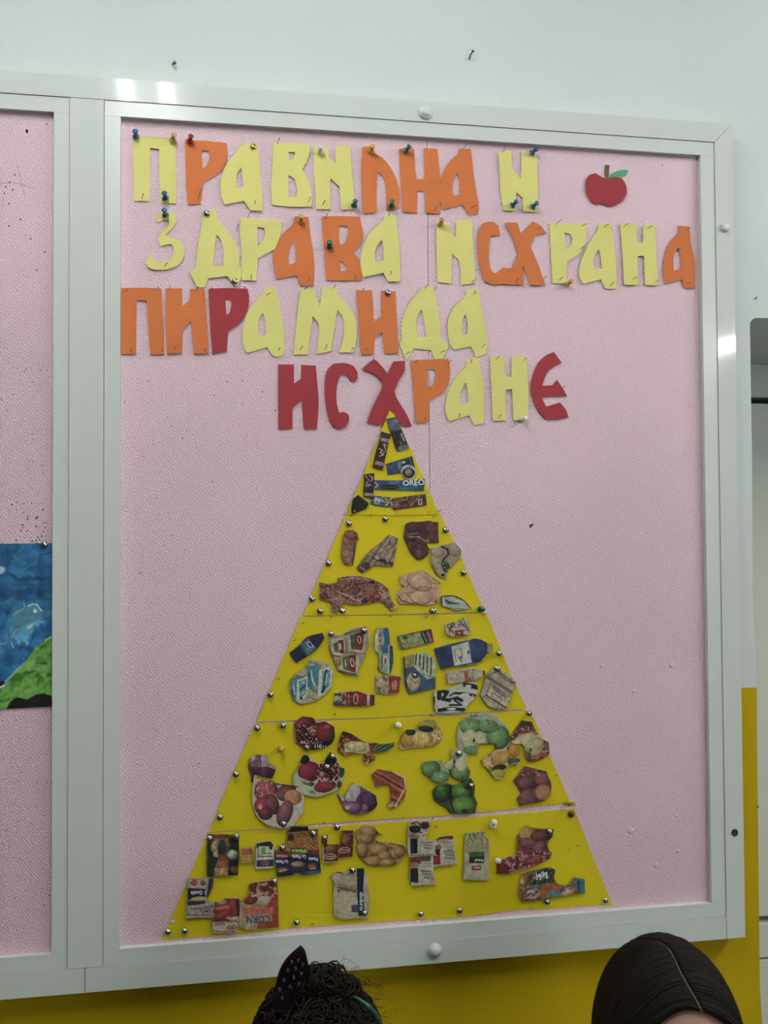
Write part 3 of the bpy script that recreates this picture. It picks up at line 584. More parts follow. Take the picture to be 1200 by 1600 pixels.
# second strip: meat
def f(p): p.e(585,345,82,60,10,(150,86,58),(112,62,46)); p.l([(632,430),(610,690)],26,(92,52,40),.8); p.e(545,600,55,90,0,(152,112,84),(135,92,68),al=.8); p.l([(600,340),(660,350)],8,(165,110,70),.7); p.n(30,.22,3)
clip('brown sausage picture at the left of the meat strip', F2, [(540,287),(610,285),(660,320),(682,400),(650,430),(635,560),(610,703),(510,692),(475,600),(480,500),(490,400),(510,330)], (138,92,68), f)
def f(p): p.st(35,60,(88,70,62),.55,wob=60); p.e(740,720,80,50,-30,(96,64,52),(88,60,50)); p.l([(850,610),(950,640),(1080,690)],40,(84,46,42),.85); p.e(900,620,50,30,20,(150,140,120),(80,50,45)); p.l([(1010,630),(1020,660)],14,(165,160,140)); p.l([(700,720),(760,760)],12,(150,130,100)); p.n(40,.25,8)
clip('grey-brown ham hock picture, second in the upper meat row', F2, [(1030,340),(1140,380),(1110,540),(1075,718),(960,706),(860,700),(800,750),(730,795),(658,735),(720,640),(830,520),(930,440)], (138,118,98), f)
def f(p):
    p.l([(220,960),(450,950),(700,910),(850,900)],22,(96,48,44),.8); p.l([(430,870),(600,850),(800,870)],14,(165,135,110),.8); p.st(8,22,(90,46,42),.6,[(440,940),(700,930),(690,1040),(470,1010)]); p.l([(450,1010),(560,1060),(700,1120)],24,(165,120,95)); p.l([(470,1040),(620,1130)],12,(88,46,40))
    p.e(860,1075,90,55,-15,(165,60,45),(120,40,34)); p.e(745,1115,48,28,-10,(48,66,50),(40,52,40)); p.e(450,1130,75,55,40,(160,112,85),(130,86,66)); p.e(1000,1050,60,130,-28,(158,126,98),(122,92,72)); p.e(1095,1195,45,26,-25,(165,115,100)); p.e(840,900,26,22,0,(70,30,30)); p.e(270,1060,45,40,0,(120,64,54),(90,46,42)); p.sp(18,.6,(84,42,38),5,al=.7); p.sp(22,.64,(170,140,118),9,al=.6); p.n(30,.15,1)
clip('large butchered carcass picture at the lower left of the meat strip', F2, [(215,900),(330,915),(430,900),(430,850),(500,835),(600,825),(720,832),(860,870),(960,920),(1030,980),(1050,1060),(1090,1150),(1145,1195),(1065,1240),(990,1160),(930,1115),(830,1140),(640,1165),(570,1160),(540,1130),(430,1210),(420,1250),(350,1250),(365,1140),(300,1120),(215,1100),(225,1000)], (134,82,68), f)
def f(p): p.l([(260,320),(380,300)],8,(160,125,110)); p.l([(280,345),(390,345),(470,400)],9,(170,140,120)); p.l([(390,430),(375,520)],6,(150,105,95),.7); p.e(330,250,70,50,10,(112,58,54),(92,42,42)); p.e(410,530,70,60,0,(116,62,58),(88,42,42)); p.l([(270,370),(460,440)],22,(72,34,36),.7); p.e(485,385,14,22,0,(110,110,80)); p.l([(355,180),(345,230)],7,(60,28,28)); p.n(35,.35,3)
clip('dark red raw beef picture at the upper right of the meat strip', F3, [(240,200),(290,180),(400,178),(500,165),(540,180),(600,180),(600,300),(607,410),(475,410),(480,440),(505,480),(470,560),(410,598),(370,595),(290,510),(215,350),(230,260)], (98,48,46), f)
def f(p): p.l([(640,455),(700,480),(710,540),(650,600),(640,660)],22,(80,46,44)); p.e(590,510,65,60,0,(160,145,120),(140,120,98)); p.e(780,500,70,60,20,(152,134,110),(128,106,88)); p.l([(540,560),(600,700),(640,780)],26,(150,126,102),.8); p.l([(530,640),(590,770)],12,(105,80,66),.8); p.e(683,675,42,62,-10,(40,84,52),(50,66,44)); p.sp(10,.6,(110,130,90),4,[(640,620),(730,620),(730,740),(640,740)]); p.e(650,765,22,16,0,(60,40,36)); p.l([(830,590),(740,690)],14,(96,76,62),.7); p.n(30,.15,8)
clip('pale chicken legs with green parsley, touching the right edge of the meat strip', F3, [(510,465),(600,450),(690,425),(780,405),(820,445),(855,490),(840,580),(790,630),(735,695),(722,672),(700,720),(690,812),(600,780),(545,700),(515,620),(520,540)], (144,122,100), f)
def f(p): p.e(420,1010,130,85,-8,(182,148,112),(160,118,92)); p.e(390,850,150,90,20,(180,146,114),(158,116,92)); p.l([(245,970),(330,950),(400,900),(500,900)],9,(128,76,62),.8); p.l([(240,960),(340,1060),(380,1085)],16,(116,66,54),.7); p.l([(155,990),(190,1050),(330,1085)],16,(122,72,56),.8); p.l([(295,830),(250,900)],8,(120,70,60),.8); p.l([(440,720),(560,820),(620,860)],12,(122,88,80),.7); p.l([(520,980),(610,920)],12,(190,130,105),.8); p.e(570,1062,20,10,0,(110,66,50)); p.e(545,1030,40,40,0,(172,120,98),(160,110,88),al=.6); p.l([(230,930),(300,1010),(345,1055)],9,(190,140,110)); p.n(40,.12,5)
clip('plucked whole chicken picture at the bottom right of the meat strip', F3, [(185,770),(290,745),(350,725),(420,715),(470,735),(540,790),(635,840),(620,865),(560,855),(500,840),(560,870),(615,900),(615,990),(600,1075),(480,1100),(350,1085),(180,1085),(130,1010),(150,960),(215,905),(220,880),(175,860)], (172,136,108), f)
def f(p): p.l([(640,1000),(770,995),(880,1045),(960,1130)],16,(52,64,66)); p.l([(635,1000),(635,1105)],16,(52,62,58)); p.p([(670,1030),(740,1060),(860,1085),(720,1085),(680,1060)],(52,70,88)); p.e(680,1105,26,14,0,(165,165,165),(120,120,120)); p.l([(700,1125),(880,1140)],8,(90,96,84)); p.e(715,1080,26,10,0,(66,88,66)); p.n(25,.15,4)
clip('small silver fish picture in the lower right corner of the meat strip', F3, [(630,1000),(690,988),(770,992),(830,1010),(880,1040),(925,1085),(965,1135),(900,1145),(800,1155),(700,1125),(630,1110)], (146,154,142), f)

# middle strip: dairy
def f(p): p.p([(370,262),(440,208),(512,292),(435,357)],(62,96,118)); p.p([(370,262),(385,250),(448,345),(435,357)],(52,92,100)); p.e(460,258,34,20,42,(150,160,160)); p.e(460,258,24,11,42,(40,50,90)); p.l([(440,290),(480,310)],7,(90,140,110)); p.l([(440,208),(512,292)],5,(110,130,140)); p.p([(525,185),(570,150),(590,200),(550,235)],(36,44,82)); p.n(40,.15,2)
clip('dark blue milk bottle picture lying at an angle, left end of the dairy strip', F4, [(283,330),(370,262),(440,190),(530,165),(565,155),(583,200),(560,240),(515,300),(440,355),(345,415)], (40,48,82), f)
def f(p):
    p.p([(740,165),(930,105),(935,130),(750,180)],(112,90,76)); p.p([(640,215),(740,190),(765,250),(745,350),(655,340)],(160,152,125)); p.p([(700,222),(745,215),(750,335),(712,330)],(140,36,36)); p.p([(655,250),(700,230),(705,325),(670,325)],(96,100,70)); p.e(715,272,30,14,80,(170,160,140)); p.p([(785,170),(945,150),(920,330),(800,315)],(156,150,120)); p.p([(845,160),(925,150),(905,305),(852,300)],(146,34,34)); p.p([(800,175),(845,165),(852,300),(810,295)],(74,96,62)); p.e(880,215,34,16,80,(175,165,145)); p.e(880,215,26,9,80,(70,40,50))
    p.l([(790,325),(940,335)],12,(110,104,84)); p.l([(650,350),(745,362)],10,(80,72,64)); p.p([(690,365),(860,340),(880,400),(860,505),(720,475)],(158,146,116)); p.p([(790,350),(852,342),(848,495),(795,485)],(140,34,36)); p.p([(735,365),(790,352),(795,485),(745,470)],(84,104,62)); p.e(820,410,38,17,80,(175,165,145)); p.e(820,410,28,9,80,(110,40,50)); p.e(705,400,22,40,10,(180,120,70),(150,90,60)); p.l([(760,390),(765,440)],10,(165,170,130)); p.l([(700,480),(850,512)],12,(96,60,44)); p.l([(765,230),(770,330)],7,(90,84,70)); p.l([(625,280),(660,390),(690,470)],9,(70,60,52)); p.l([(960,160),(965,240)],12,(165,155,130)); p.n(25,.15,3)
clip('cluster of three red and green yoghurt tubs, upper left of the dairy strip', F4, [(620,135),(650,175),(740,170),(800,130),(935,98),(945,130),(965,160),(970,230),(935,330),(930,345),(905,415),(880,435),(875,520),(800,515),(700,480),(660,390),(625,280)], (140,130,106), f, lay=1)
def f(p):
    p.p([(1085,118),(1125,112),(1140,190),(1135,330),(1075,335)],(52,92,128)); p.l([(1030,130),(1028,320)],26,(160,155,130)); p.l([(1050,180),(1085,190),(1055,230),(1085,260)],9,(90,84,66)); p.l([(1065,150),(1070,300)],8,(92,70,60)); p.p([(1135,270),(1172,270),(1170,400),(1150,490),(1130,515),(1135,350)],(50,84,70)); p.p([(1050,340),(1135,335),(1132,500),(1060,480)],(124,140,120)); p.l([(1133,260),(1132,505)],8,(150,168,165)); p.e(1103,395,18,40,0,(180,165,140)); p.e(1103,395,9,30,0,(120,60,50)); p.l([(1075,350),(1070,470)],12,(66,96,110)); p.l([(1038,450),(1050,485)],12,(50,60,90)); p.e(1078,215,12,50,0,(165,155,130)); p.l([(1078,180),(1078,250)],7,(80,110,130)); p.n(25,.15,5)
clip('tall blue and green milk cartons standing left of centre in the dairy strip', F4, [(1030,115),(1125,112),(1140,190),(1140,250),(1165,270),(1170,400),(1150,490),(1130,520),(1050,485),(1035,450),(1048,440),(1045,340),(1010,300),(1010,200)], (132,132,112), f)
def f(p):
    p.p([(290,560),(340,530),(450,520),(440,650),(360,755),(300,720)],(72,116,124)); p.p([(350,560),(435,525),(452,545),(440,680),(375,755),(345,740)],(158,166,146)); p.p([(365,575),(430,545),(425,670),(375,730)],(78,120,128)); p.l([(385,590),(415,575)],8,(170,175,165)); p.l([(380,640),(420,610)],14,(40,60,90)); p.l([(385,680),(410,660)],10,(170,175,165)); p.l([(315,590),(330,680)],12,(130,160,160)); p.l([(300,640),(325,700)],8,(36,50,80))
    p.p([(430,440),(540,430),(560,470),(530,690),(440,620)],(70,118,124)); p.p([(540,470),(640,438),(655,480),(640,620),(545,705),(525,690)],(160,168,148)); p.p([(565,490),(635,465),(628,610),(555,680)],(88,128,132)); p.l([(600,480),(575,650)],22,(36,56,84)); p.l([(605,500),(590,600)],8,(170,175,165)); p.l([(470,480),(480,560),(510,620)],16,(140,165,165)); p.l([(450,500),(470,580)],9,(34,54,84)); p.e(505,640,14,30,0,(150,110,90)); p.e(565,660,12,14,0,(36,50,80)); p.e(385,715,12,14,0,(36,50,80)); p.l([(440,700),(520,735)],7,(96,90,74)); p.l([(335,515),(410,540)],7,(80,76,64)); p.l([(450,400),(560,440)],14,(118,100,84)); p.n(25,.15,7)
clip('pair of light blue butter tubs at the lower left of the dairy strip', F4, [(440,400),(470,380),(560,400),(640,435),(660,500),(655,560),(640,620),(560,705),(500,740),(380,765),(320,735),(285,640),(290,570),(340,510),(425,455)], (146,138,112), f)
def f(p):
    p.sp(22,.5,(88,66,54),3,[(660,665),(762,660),(760,783),(660,780)]); p.p([(765,662),(870,655),(945,682),(945,778),(860,783),(765,780)],(132,34,36)); p.p([(945,682),(970,683),(968,776),(945,778)],(160,140,125)); p.p([(970,683),(1015,685),(1010,776),(968,776)],(126,32,34)); p.e(850,720,22,48,0,(165,130,100)); p.e(850,720,12,38,0,(110,40,50)); p.l([(790,680),(790,765)],12,(160,110,90),.8); p.l([(775,700),(820,700)],7,(170,120,100),.7); p.l([(775,740),(820,745)],7,(170,120,100),.7); p.n(30,.18,4)
clip('red fruit yoghurt bottle lying on its side, bottom of the dairy strip', F4, [(672,665),(765,658),(870,655),(950,680),(1012,685),(1008,775),(940,778),(860,783),(662,778)], (156,140,118), f)
def f(p): p.p([(30,552),(60,548),(145,560),(125,695),(30,706)],(142,52,40)); p.l([(35,560),(40,700)],9,(170,120,80)); p.sp(18,.56,(110,92,70),6,[(-75,550),(30,550),(30,705),(-75,690)]); p.e(95,630,18,42,6,(170,110,80)); p.l([(70,600),(75,670)],7,(190,150,120),.7); p.e(-20,620,34,40,0,(170,150,110),(140,124,96)); p.n(22,.18,3)
clip('small cream and orange snack packet below the milk cartons', F5, [(-71,552),(0,550),(60,548),(145,560),(140,600),(125,695),(60,708),(0,705),(-75,690)], (148,134,104), f)
def f(p): p.p([(305,180),(360,165),(385,270),(345,275)],(44,58,52)); p.p([(360,165),(405,150),(425,265),(385,272)],(130,44,50)); p.l([(330,185),(365,260)],8,(120,150,120)); p.l([(375,180),(400,255)],8,(180,120,130)); p.l([(125,225),(155,320)],22,(90,104,40)); p.e(180,225,26,18,0,(80,96,40)); p.e(255,250,60,32,-12,(150,150,110),(126,132,86)); p.sp(14,.62,(80,70,60),8,al=.6); p.l([(110,215),(405,152)],8,(70,70,50)); p.n(25,.18,6)
clip('flat green cheese packet with a red end, upper middle of the dairy strip', F5, [(110,215),(250,180),(405,150),(425,265),(280,295),(145,328)], (134,138,92), f)
def f(p): p.p([(600,165),(675,158),(678,210),(605,212)],(150,44,36)); p.e(645,185,16,7,0,(170,150,140)); p.l([(640,80),(675,120),(720,150)],9,(70,60,56)); p.l([(670,60),(700,120)],7,(84,74,68)); p.l([(560,150),(590,180)],14,(110,86,70)); p.l([(690,100),(730,180)],8,(140,60,60)); p.sp(16,.6,(80,70,62),3,al=.7)
clip('small torn grey clipping with a red square at the top right of the dairy strip', F5, [(520,110),(600,92),(640,82),(680,45),(715,70),(740,190),(680,212),(620,215),(560,215),(530,190)], (158,148,128), f, [T('CEE',540,150,40,-14,(56,44,50),width=75)], lay=1)
def f(p):
    p.p([(425,322),(575,298),(600,462),(475,498)],(44,58,104)); p.e(790,335,100,95,0,(52,68,118),(42,54,100)); p.p([(575,298),(720,258),(748,438),(600,466)],(160,160,146)); p.l([(720,258),(748,438)],7,(110,116,120)); p.p([(620,320),(660,315),(672,400),(640,420)],(50,96,130)); p.e(640,350,20,36,-15,(170,175,150)); p.l([(640,395),(665,430)],14,(150,110,60)); p.l([(600,320),(615,430)],6,(80,80,90)); p.p([(880,268),(925,270),(925,350),(880,352)],(150,134,72)); p.e(720,350,10,18,0,(50,56,90)); p.l([(885,280),(885,350)],6,(110,96,50))
    p.l([(830,430),(880,370),(930,350)],14,(140,140,110)); p.l([(430,310),(560,275),(740,240)],12,(140,136,110)); p.l([(480,500),(700,468),(820,440)],12,(140,136,110)); p.n(50,.12,3)
clip('large blue plastic milk bottle lying sideways at the right of the dairy strip', F5, [(425,320),(500,295),(560,280),(650,255),(750,235),(820,240),(885,270),(925,270),(925,350),(880,375),(820,440),(700,465),(600,470),(480,500),(465,440),(450,400)], (46,60,106), f, [T('Sunrise',668,330,30,72,(50,52,80),width=90)] and (), lay=1)
def f(p):
    p.p([(165,385),(250,365),(320,440),(215,500),(180,500)],(140,124,74)); p.e(205,440,24,30,0,(165,140,70),(130,110,60)); p.p([(165,490),(250,470),(440,560),(440,660),(215,708),(180,640)],(58,82,112)); p.p([(260,360),(345,345),(440,405),(440,560),(370,580),(260,480)],(146,154,124)); 
    for k in range(5): p.l([(275+k*32,365+k*8),(270+k*32,455+k*22)],11,(52,56,52))
    p.l([(300,470),(340,540),(440,570)],12,(110,120,96)); p.e(250,600,60,80,0,(160,150,116),(140,134,104)); p.e(265,545,30,28,0,(48,56,44)); p.sp(16,.52,(150,104,44),4,[(215,570),(290,570),(290,670),(215,670)]); p.e(262,540,14,12,0,(170,165,140)); p.l([(170,400),(185,640)],12,(60,48,50)); p.l([(195,490),(180,560),(205,680)],10,(48,66,90)); p.n(30,.15,2)
clip('green and cream cheese-stick packet with a blue lower edge, centre of the dairy strip', F5, [(165,385),(250,365),(345,345),(440,405),(440,530),(440,660),(330,682),(215,708),(180,640),(165,520)], (138,142,112), f)
def f(p): p.p([(680,505),(740,495),(745,595),(690,605)],(150,84,52)); p.p([(712,500),(740,496),(742,560),(715,570)],(160,130,100)); p.p([(745,495),(770,490),(770,590),(748,594)],(120,120,116)); p.p([(840,505),(865,510),(862,550),(845,555)],(124,50,44)); p.e(590,560,46,32,0,(160,150,124),(148,136,112)); p.l([(535,530),(540,615)],8,(110,100,84)); p.l([(640,520),(770,492)],7,(120,110,94)); p.n(24,.12,3)
clip('pale bottle lying sideways with an orange label, below the large blue bottle', F5, [(530,520),(640,500),(770,488),(860,510),(865,545),(800,580),(740,592),(640,610),(535,620)], (154,144,122), f)
def f(p):
    N=(38,42,58)
    p.l([(480,680),(540,690),(500,750),(560,760),(620,740),(660,760)],30,N); p.l([(470,690),(470,740)],40,N); p.l([(600,700),(680,700),(780,720)],22,N); p.l([(690,625),(760,640),(790,650)],40,N); p.e(720,640,26,14,0,(160,165,165)); p.l([(470,845),(560,830),(680,840)],30,N); p.e(575,832,40,10,0,(165,170,170)); p.e(695,710,36,12,0,(165,170,168)); p.e(590,768,20,16,0,(150,156,160)); p.l([(560,720),(600,700)],16,(70,74,90)); p.l([(430,730),(425,800)],14,N); p.l([(700,760),(760,720)],12,(150,130,120)); p.l([(600,760),(660,800),(560,800)],16,N); p.n(30,.1,5)
clip('dark blue and white wavy milk carton clipping at the bottom right of the dairy strip', F5, [(420,720),(440,680),(560,660),(680,610),(790,610),(805,680),(770,740),(760,760),(720,790),(690,850),(600,870),(445,865),(425,800)], (154,156,146), f, lay=1)
def f(p):
    p.p([(930,500),(1030,520),(1125,610),(1085,665),(920,540)],(160,150,124)); p.p([(905,620),(1075,735),(1040,800),(880,710)],(162,152,126)); p.l([(880,560),(1085,690)],26,(100,92,76)); p.l([(870,715),(1050,830)],12,(70,62,54)); p.l([(905,625),(880,700)],7,(80,72,60)); p.l([(890,545),(950,520)],7,(70,62,54)); p.p([(850,750),(920,790),(905,805),(845,775)],(156,140,90)); p.l([(840,735),(870,715)],7,(70,60,50)); p.l([(1080,600),(1120,620)],10,(90,80,66)); p.l([(960,560),(1060,640)],6,(130,110,96)); p.l([(930,690),(1010,760)],9,(96,76,66)); p.l([(960,830),(990,780)],6,(80,70,58)); p.sp(18,.62,(110,98,80),5,al=.6); p.n(25,.12,4)
clip('two grey cheese boxes with printed lettering at the right end of the dairy strip', F5, [(905,510),(945,468),(1030,520),(1085,560),(1125,600),(1120,640),(1090,700),(1050,830),(960,835),(880,800),(820,720),(840,660),(870,560)], (146,134,110), f, [T('PRESIDENT',965,535,34,38,(60,46,48),width=165), T('PRESIDENT',915,655,34,38,(60,46,48),width=165), T('MOZZARELLA',905,712,15,38,(90,60,60),width=110)][:2], lay=1)

# fourth strip: fruit and vegetables
def f(p): p.e(720,170,75,80,0,(150,36,48),(92,24,36)); p.e(580,110,70,50,-10,(140,50,66),(100,28,40)); p.e(590,180,75,72,0,(116,32,36),(88,24,30)); p.sp(12,.5,(64,16,22),3,[(530,120),(670,120),(670,250),(530,240)]); p.e(640,160,34,40,-20,(150,124,100),(120,40,44)); p.sp(9,.5,(84,20,28),8,[(610,130),(665,130),(665,200),(610,200)]); p.sp(11,.66,(190,150,140),5,[(530,120),(670,120),(670,250),(530,240)]); p.p([(640,238),(760,222),(790,225),(760,262),(690,285),(625,285)],(30,30,28)); p.l([(640,240),(700,236)],4,(150,150,140)); p.e(735,130,20,14,0,(190,90,100),al=.5); p.l([(522,140),(522,220),(560,265)],7,(165,70,70))
clip('red pomegranates clipping with a black price label, top left of the fruit strip', F6, [(515,110),(540,80),(570,60),(640,70),(660,105),(720,95),(780,130),(785,200),(770,235),(755,250),(720,270),(680,280),(625,285),(580,270),(525,240),(515,180)], (112,28,36), f, [T('110',650,274,26,0,(175,175,165),width=46), T('11',705,272,16,0,(165,165,155),width=22)], lay=1)
def f(p): p.l([(820,280),(830,200),(860,180),(930,210),(1000,240),(1045,260)],40,(96,34,26)); p.sp(12,.52,(150,90,40),4,[(800,180),(1060,220),(1060,390),(800,330)]); p.p([(850,250),(900,225),(1010,240),(1020,290),(985,320),(900,300),(850,300)],(160,152,96)); p.e(930,265,70,34,6,(168,162,110),(152,144,88)); p.l([(840,165),(870,180)],18,(40,60,34)); p.p([(1060,240),(1185,235),(1185,262),(1140,295),(1055,305)],(40,84,52)); p.st(60,22,(110,136,100),.6,[(1060,240),(1185,235),(1185,262),(1140,295),(1055,305)]); p.e(1015,355,36,34,0,(130,54,30),(98,36,26)); p.sp(10,.52,(170,120,70),9,[(980,310),(1055,310),(1055,390),(980,390)]); p.l([(830,285),(855,320)],16,(150,110,70)); p.n(24,.15,4)
clip('cut pineapple clipping with green leaves pointing right, top of the fruit strip', F6, [(820,200),(840,160),(900,180),(980,230),(1050,240),(1065,240),(1090,248),(1120,245),(1150,243),(1185,235),(1180,262),(1140,290),(1100,300),(1055,305),(1055,350),(990,388),(975,350),(990,315),(920,310),(850,325),(805,300),(810,250)], (128,60,34), f)
def f(p): p.e(260,380,52,65,0,(126,84,96),(76,36,56)); p.e(240,350,18,34,20,(150,130,130),(110,80,90)); p.e(318,370,45,62,10,(150,132,122),(120,96,96)); p.e(365,405,36,20,15,(140,122,112),(110,86,92)); p.e(320,440,70,40,0,(100,50,80),(70,32,54)); p.l([(285,330),(290,430)],7,(72,34,50)); p.e(232,450,18,50,0,(96,54,76),(70,34,50)); p.n(28,.18,3)
clip('halved purple onions clipping at the far left of the fruit strip', F6, [(245,318),(330,318),(345,370),(390,400),(385,430),(360,480),(300,465),(250,450),(240,510),(225,500),(225,450),(207,410),(215,350)], (104,62,78), f)
def f(p):
    p.e(325,560,80,80,0,(150,74,76),(108,44,50)); p.sp(13,.54,(176,120,110),4,[(255,480),(400,490),(400,650),(255,650)],.7); p.e(300,660,55,60,0,(150,56,62),(120,40,46)); p.e(460,570,70,55,-30,(126,70,78),(88,42,52)); p.e(505,605,58,52,0,(176,132,76),(160,112,62)); p.e(505,605,58,52,0,(176,132,76),(146,92,66)); p.e(372,650,40,70,-15,(132,76,80),(90,44,52)); p.e(320,710,50,46,0,(122,54,58),(92,40,46)); p.e(450,710,50,90,20,(134,82,80),(92,48,54)); p.l([(395,510),(540,530)],14,(60,26,34)); p.e(285,665,14,20,0,(180,120,120),al=.8); p.n(26,.12,2)
clip('large sweet potatoes clipping on white paper at the lower left of the fruit strip', F6, [(255,480),(360,490),(400,510),(470,520),(540,530),(575,590),(575,700),(510,790),(440,812),(340,790),(290,760),(250,710),(232,620),(235,520),(245,455),(262,455)], (152,146,128), f, lay=1)
def f(p):
    p.e(615,430,78,68,0,(160,40,58),(104,26,40)); p.e(580,350,36,32,0,(66,26,34),(50,22,28)); p.e(720,530,75,40,-10,(150,50,60),(112,32,42)); p.e(745,430,82,78,0,(132,40,44),(92,24,32)); p.sp(11,.52,(60,14,20),3,[(670,370),(820,370),(820,500),(670,500)]); p.sp(10,.62,(180,140,120),7,[(670,370),(820,370),(820,500),(670,500)]); p.l([(665,460),(700,490),(760,500),(810,440),(810,390)],7,(176,120,110)); p.e(700,450,20,22,0,(160,130,110),(120,50,50)); p.e(832,435,18,38,10,(50,84,50)); p.e(625,515,22,16,0,(44,92,54)); p.e(590,510,28,9,20,(60,110,80)); p.e(815,520,18,26,0,(70,78,60)); p.p([(720,350),(755,300),(800,345),(790,380),(720,380)],(52,26,34)); p.l([(545,470),(620,500)],8,(176,160,150),.6)
clip('whole and opened pomegranates clipping on pale paper, left of centre in the fruit strip', F6, [(560,345),(575,320),(620,320),(620,350),(705,385),(755,298),(800,340),(820,400),(850,410),(850,450),(835,490),(830,530),(790,560),(740,580),(680,600),(600,590),(540,560),(510,520),(500,460),(545,400)], (146,148,118), f, [T('Nar',652,560,22,180,(50,52,48),width=42)], lay=0)
def f(p): p.e(905,580,62,68,15,(156,150,146),(134,122,124)); p.e(1000,630,72,68,10,(96,56,92),(62,32,62)); p.e(900,670,72,42,0,(130,86,110),(84,46,76)); p.e(985,675,26,26,0,(150,110,130),(110,70,96),al=.7); p.e(870,670,18,14,0,(160,130,140)); p.l([(960,550),(965,680)],8,(72,36,62)); p.l([(815,580),(840,620)],16,(140,134,118)); p.n(30,.15,4)
clip('purple onion clipping with a pale cut half, bottom centre of the fruit strip', F6, [(865,575),(900,505),(960,530),(1010,560),(1060,590),(1070,650),(1050,680),(1000,710),(910,720),(850,690),(830,640),(800,590),(808,570),(848,605)], (106,66,88), f)
def f(p): p.st(120,30,(170,104,84),.55,wob=10); p.st(120,46,(104,38,28),.6,wob=12,duty=.2); p.l([(-60,440),(-50,500)],12,(110,90,60)); p.l([(60,405),(128,440),(135,500),(70,620)],9,(160,150,130)); p.e(38,615,22,12,-20,(150,118,90)); p.n(26,.18,6)
clip('orange-red carrot bunch clipping, curved, in the middle of the fruit strip', F7, [(-74,420),(-41,387),(0,393),(60,405),(130,440),(138,500),(125,570),(95,605),(60,635),(20,625),(20,608),(46,590),(42,540),(40,510),(33,485),(-20,488),(-51,505)], (146,62,42), f)
def f(p): p.e(150,205,46,56,20,(176,132,44),(146,98,34)); p.e(270,115,60,36,0,(150,140,48),(128,116,50)); p.e(235,200,57,50,0,(184,170,116),(170,134,50)); p.e(235,200,44,38,0,(190,150,60),(184,150,64)); p.st(0,22,(196,176,110),.4,[(195,165),(275,165),(275,235),(195,235)]); p.e(165,155,32,22,0,(52,88,46),(36,64,34)); p.e(262,136,46,20,5,(50,74,54),(34,48,36)); p.e(328,180,36,50,20,(170,140,84),(150,118,60)); p.l([(300,170),(350,200)],7,(190,170,130)); p.l([(335,150),(310,220)],7,(190,170,130)); p.l([(345,150),(360,190)],8,(186,160,110)); p.l([(100,262),(180,250),(250,250)],8,(170,160,120)); p.n(22,.1,2)
clip('orange slices and lemons clipping, upper centre of the fruit strip', F7, [(95,250),(100,210),(140,140),(200,140),(230,90),(270,78),(320,78),(345,120),(365,160),(360,200),(320,235),(250,250),(180,250),(105,265)], (156,132,58), f)
def f(p): p.e(545,120,72,52,0,(116,150,92),(72,110,64)); p.e(650,120,64,42,0,(112,146,86),(70,104,60)); p.e(715,190,74,74,0,(112,148,88),(62,98,54)); p.e(650,130,60,34,0,(108,142,84),(74,108,62),al=.5); p.e(535,205,48,66,8,(164,162,120),(140,146,104)); p.e(605,200,36,52,-12,(166,164,124),(140,146,104)); p.e(545,270,50,30,0,(100,130,80),(76,104,60),al=.7); p.l([(648,85),(655,105)],5,(40,36,30)); p.l([(713,128),(718,145)],5,(40,36,30)); p.e(562,208,7,12,0,(60,44,30)); p.l([(528,95),(530,110)],5,(40,36,30)); p.l([(585,230),(697,230),(700,270)],8,(44,44,34)); p.l([(585,232),(697,232)],3,(180,180,170)); p.n(30,.1,4)
clip('green apples clipping on grey paper with halved apples, top right of the fruit strip', F7, [(460,150),(470,110),(500,75),(540,50),(590,35),(640,32),(685,48),(720,70),(780,140),(790,220),(760,270),(700,270),(695,230),(590,228),(583,295),(520,290),(490,270),(460,250),(455,200)], (136,140,116), f, [T('Grcija',540,62,18,-6,(46,54,40),width=56)] and [T('Smith',538,64,18,-3,(46,54,40),width=52)])
def f(p): p.l([(810,200),(850,140),(920,130),(960,170),(1010,210),(1025,260),(990,310),(930,325)],46,(112,44,34)); p.sp(11,.54,(170,110,70),3,[(795,100),(1040,120),(1040,340),(795,300)]); p.p([(845,85),(930,90),(935,120),(840,118)],(48,70,38)); p.st(70,16,(80,100,60),.6,[(845,85),(930,90),(935,120),(840,118)]); p.e(905,220,95,58,-4,(160,156,112),(142,136,92)); p.e(940,250,50,60,0,(156,152,110),(140,134,92)); p.l([(800,215),(845,225)],14,(160,150,110)); p.e(1022,245,14,30,-20,(84,84,80)); p.l([(940,310),(1010,290)],16,(160,80,50)); p.n(22,.12,2)
clip('pineapple half clipping with sideways lettering at the right edge of the fruit strip', F7, [(793,185),(830,130),(860,82),(925,90),(940,130),(980,190),(1030,220),(1035,290),(1000,320),(950,335),(900,340),(905,335),(885,325),(880,260),(860,228),(800,232)], (134,68,46), f, [T('Mango',905,256,22,90,(50,46,40),width=80)], lay=1)
def f(p): p.e(730,308,57,46,0,(180,160,104),(164,124,48)); p.e(730,308,42,33,0,(172,124,52),(176,136,60)); p.e(812,272,38,40,0,(176,126,36),(156,104,34)); p.e(815,340,42,24,5,(54,104,48),(38,76,42)); p.l([(770,362),(845,345)],5,(150,150,120)); p.e(718,378,46,20,-10,(54,80,48),(34,46,38)); p.e(648,350,38,58,0,(164,130,82),(140,104,58)); p.l([(620,330),(680,370)],7,(186,164,120)); p.l([(665,310),(640,395)],7,(186,164,120)); p.l([(625,365),(670,345)],6,(186,164,120)); p.e(715,415,46,28,0,(170,152,48),(140,124,44)); p.l([(680,440),(750,445)],6,(170,160,120)); p.n(22,.1,3)
clip('orange slice and lemon clipping hanging below the green apples', F7, [(640,300),(680,275),(740,265),(780,265),(780,235),(848,240),(850,335),(820,365),(780,355),(765,390),(750,440),(720,448),(690,445),(650,390),(612,360),(620,325)], (160,128,54), f, lay=1)
